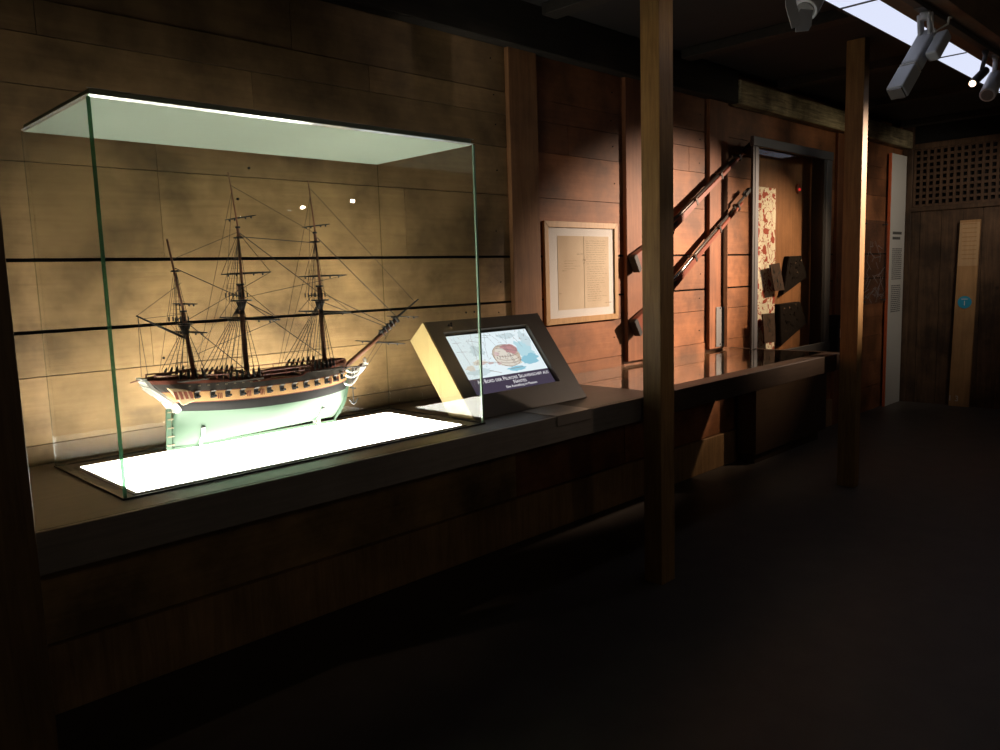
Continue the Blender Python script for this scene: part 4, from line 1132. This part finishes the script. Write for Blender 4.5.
# ------------------------------------------------------------------ ceiling light trough, track and spotlights
ls = thing('light_trough', (6.0, 1.7, 2.8), 'long glowing fluorescent light strip in a wooden ceiling trough', 'ceiling light')
b = MB(); b.box(3.0, 9.0, 1.500, 1.675, 2.806, 2.815); b.build('diffuser', M['strip'], ls)
for x in (4.095, 5.545, 7.0, 8.45):
    b = MB(); b.box(x, x + .018, 1.500, 1.675, 2.802, 2.8055); b.build('cross_bar', M['track'], ls)
b = MB(); b.box(3.0, 9.0, 1.6755, 1.70, 2.808, CEIL - .001, .002); b.build('side_board', M['dark_beam'], ls)
b = MB(); b.box(3.0, 9.0, 1.275, 1.4995, 2.804, CEIL - .001, .002); b.build('track_board', M['trough'], ls)
tr = thing('light_track', (6.0, 1.38, 2.78), 'dark lighting track screwed under the wooden trough board', 'light track')
b = MB(); b.box(1.5, 9.0, 1.36, 1.40, 2.778, 2.8035, .002); b.build('rail', M['track'], tr)
for k in range(5):
    b = MB(); b.box(3.0 + k * 1.3, 3.09 + k * 1.3, 1.357, 1.403, 2.774, 2.7775); b.build('joint', M['steel'], tr)

def spotlight(top, pivot, front, label, lens, wide=1.0, mat_='white_paint'):
    top, pivot, front = Vector(top), Vector(pivot), Vector(front)
    ax = (front - pivot).normalized(); side = ax.cross(Vector((0, 0, 1))).normalized(); upv = side.cross(ax).normalized()
    rear = pivot - ax * .05; Ln = (front - rear).length
    g = thing('spotlight', top, label, 'spotlight', 'track spotlights under the ceiling')
    hw = .058 * wide
    b = MB()
    prof = [(-.0, -.6, 1.), (.03, -.85, 1.), (.12, -1, 1), (Ln * .58, -1, 1)]
    b.obox(rear + ax * Ln * .29, ax, side, upv, Ln * .29, hw, hw * .82, .012, 2)
    bd = b.build('body', M[mat_], g)
    b = MB(); b.obox(rear + ax * (Ln * .59 + .004), ax, side, upv, .005, hw * .95, hw * .78, .001); b.build('seam', M['panelwhite'], bd)
    b = MB(); b.obox(rear + ax * (Ln * .80 + .004), ax, side, upv, Ln * .20 - .005, hw, hw * .82, .006, 2)
    hd = b.build('front_hood', M[mat_], bd)
    b = MB(); b.obox(front + ax * .0045, ax, side, upv, .004, hw * .86, hw * .68, .001); b.build('lens', lens, hd)
    b = MB(); b.obox(rear + ax * Ln * .60 - upv * hw * 1.05 , ax, side, upv, Ln * .36, hw * .42, hw * .20, .004); b.build('cooling_fin', M['lamp_dark'], bd)
    b = MB(); c = rear + ax * .115 - side * hw * 2.0
    b.obox(c, ax, side, upv, .080, hw * .66, hw * .66, .010, 2); b.build('gear_box', M[mat_], g)
    b = MB()
    for s in (-1, 1):
        b.obox((pivot + side * s * hw * 1.12 * .5 + top) / 2 + side * s * hw * .28, (top - pivot), side, (top - pivot).cross(side), (top - pivot).length / 2, .008, .020, .003)
    b.tube([top + Vector((0, 0, .007)), top - Vector((0, 0, .03))], .024, 10)
    b.build('yoke', M[mat_], g)
    b = MB(); q = pivot - side * hw * 1.04; b.tube([q, q - side * .016], [.018, .014], 8); b.build('knob', M['panelwhite'], g)
    b = MB(); s0 = rear - side * hw * 2.0
    b.tube([top - side * .03 - Vector((0, 0, .02)), top - side * .05 - Vector((0, 0, .10)), s0 - ax * .02 + upv * .015, s0 - ax * .05 + upv * .03, s0 - ax * .065 + upv * .015], .006, 6)
    b.build('cable', M['panelwhite'], g)
    return front, ax
M['lens_off'] = plain('lamp_lens', (0.2, 0.2, 0.2), 0.1)
M['lens_warm'] = emit('warm_lens', (1.0, 0.72, 0.50), 6.0)
M['lens_cool'] = emit('bright_globe', (1.0, 0.82, 0.62), 230.0)
spotlight((4.403, 1.38, 2.770), (4.432, 1.38, 2.645), (4.195, 1.43, 2.372), 'large grey track spotlight hanging under the light strip, tilted down, in full view', M['lens_off'], .74)
def round_spot(top, rear, front, r, label, lens, mat_, flaps=()):
    top, rear, front = Vector(top), Vector(rear), Vector(front); ax = (front - rear).normalized()
    g = thing('spotlight', top, label, 'spotlight', 'track spotlights under the ceiling')
    b = MB(); b.tube([rear - ax * .02, rear - ax * .008, rear, rear.lerp(front, .8), front - ax * .004, front], [r * .4, r * .8, r, r, r * .98, r * .9], 16); bd = b.build('body', M[mat_], g)
    b = MB(); b.tube([front + ax * .0005, front + ax * .004], r * .72, 16); b.build('lens', lens, bd)
    b = MB(); m_ = rear.lerp(front, .3); b.tube([top + Vector((0, 0, .007)), top - Vector((0, 0, .03)), m_ + Vector((0, 0, r * .9))], [.02, .014, .012], 8); b.build('yoke', M[mat_], g)
    for c, a, u, hx, hy in flaps:
        b = MB(); a = Vector(a).normalized(); u = Vector(u).normalized(); n = a.cross(u)
        b.prism([Vector(c) + a * hx * p + u * hy * q for p, q in ((-1, -.7), (-.5, -1), (1, -1), (1, .7), (.6, 1), (-.8, 1))], n * .003); b.build('barn_door', M[mat_], bd)
    return front, ax
round_spot((3.35, 1.38, 2.770), (3.335, 1.43, 2.720), (3.165, 1.43, 2.545), .050, 'grey rounded track spotlight with metal flaps, cut by the upper edge of the picture', M['lens_off'], 'white_paint',
           (((3.060, 1.43, 2.515), (.25, -.2, -1), (1, -.8, .3), .055, .022), ((3.115, 1.41, 2.495), (-.2, 0, -1), (1, -1, .1), .045, .030)))
wf, wa = round_spot((5.48, 1.38, 2.770), (5.47, 1.375, 2.660), (5.325, 1.40, 2.572), .025, 'small dark track spotlight with a warm glowing lens', M['lens_warm'], 'lamp_dark')
round_spot((5.70, 1.38, 2.770), (5.66, 1.36, 2.650), (5.48, 1.36, 2.520), .045, 'grey rounded track spotlight at the picture edge, just behind the warm glowing one', M['lens_off'], 'white_paint')
for x, z, r_, lab in ((4.37, 2.30, .018, 'bright pendant lamp mirrored as the smaller, nearer dot left of the foremast'), (0.6, 2.45, .039, 'added unseen pendant lamp behind the camera, brightening the counter front'), (4.98, 2.39, .020, 'bright pendant lamp mirrored as the white dot beyond the foremast in the case glass')):  # the middle one is unseen, added to brighten counter front and lower wall
    g = thing('pendant_lamp', (x, -2.40, CEIL), lab, 'lamp', 'pendant lamps along the room')
    b = MB(); b.tube([(x, -2.40, CEIL - .001), (x, -2.40, z + r_ * .9)], .006, 8); b.build('rod', M['black'], g)
    b = MB(); b.sphere((x, -2.40, z), r_, 1, 1, 1, 12, 8); b.build('globe', M['lens_cool'], g)

vf, va = round_spot((7.30, 0.28, 3.012), (7.28, 0.31, 2.800), (7.20, 0.40, 2.755), .036, 'dark ceiling spotlight beyond the picture edge, aimed at the framed document', M['lens_warm'], 'lamp_dark')
sf, sa = round_spot((7.10, 1.38, 2.770), (7.08, 1.375, 2.690), (7.03, 1.46, 2.610), .036, 'dark track spotlight beyond the picture edge, aimed at the glazed showcase', M['lens_warm'], 'lamp_dark')



# ------------------------------------------------------------------ lights and render settings
def spot(name, loc, target, power, col, size_deg, blend=0.6, rad=0.03):
    d = bpy.data.lights.new(name, 'SPOT'); d.energy = power; d.color = col
    d.spot_size = math.radians(size_deg); d.spot_blend = blend; d.shadow_soft_size = rad
    o = link(bpy.data.objects.new(name, d)); o.location = loc
    o.rotation_euler = (Vector(target) - Vector(loc)).to_track_quat('-Z', 'Y').to_euler()
    return o
spot('warm_spot', vf + va * .02, (4.85, 3.1, 1.40), 1800, (1.0, 0.74, 0.55), 36, 0.95, 0.04)
spot('showcase_spot', sf + sa * .02, (6.20, 3.07, 1.45), 230, (1.0, 0.70, 0.44), 52, 0.9, 0.03)
spot('kiosk_spot', wf + wa * .03, (2.85, 2.45, 1.05), 34, (1.0, 0.74, 0.54), 26, 0.9, 0.02)
spot('post_spot', (1.3, 0.55, 2.85), (3.22, 2.15, 2.45), 15, (1.0, 0.70, 0.32), 21, 0.9, 0.04)
spot('front_post_fill', (4.3, 0.3, 2.75), (3.25, 2.12, 2.85), 22, (1.0, 0.80, 0.62), 22, 0.9, 0.04)  # added light without a fixture, brightens the front of the middle post
spot('beam_spot', (7.2, 1.0, 2.75), (6.8, 3.1, 2.75), 22, (1.0, 0.86, 0.62), 80, 0.9, 0.05)
spot('panel_fill', (8.0, 1.38, 2.70), (9.25, 3.0, 1.75), 48, (1.0, 0.86, 0.70), 75, 0.9, 0.05)  # added fill with no fixture, lifts the text panel and end wall

w = bpy.data.worlds.new('world'); scene.world = w; w.use_nodes = True
bg = w.node_tree.nodes.get('Background') or w.node_tree.nodes.new('ShaderNodeBackground')
bg.inputs['Color'].default_value = (0.9, 0.85, 0.8, 1); bg.inputs['Strength'].default_value = 0.006
scene.view_settings.view_transform = 'Standard'; scene.view_settings.look = 'None'
scene.view_settings.exposure = 0.0; scene.view_settings.gamma = 1.0
scene.view_settings.use_curve_mapping = False
cy = scene.cycles
cy.use_denoising = True
cy.transparent_max_bounces = 48
cy.max_bounces = 10; cy.diffuse_bounces = 4; cy.glossy_bounces = 5
cy.sample_clamp_indirect = 4.0
cy.caustics_reflective = False
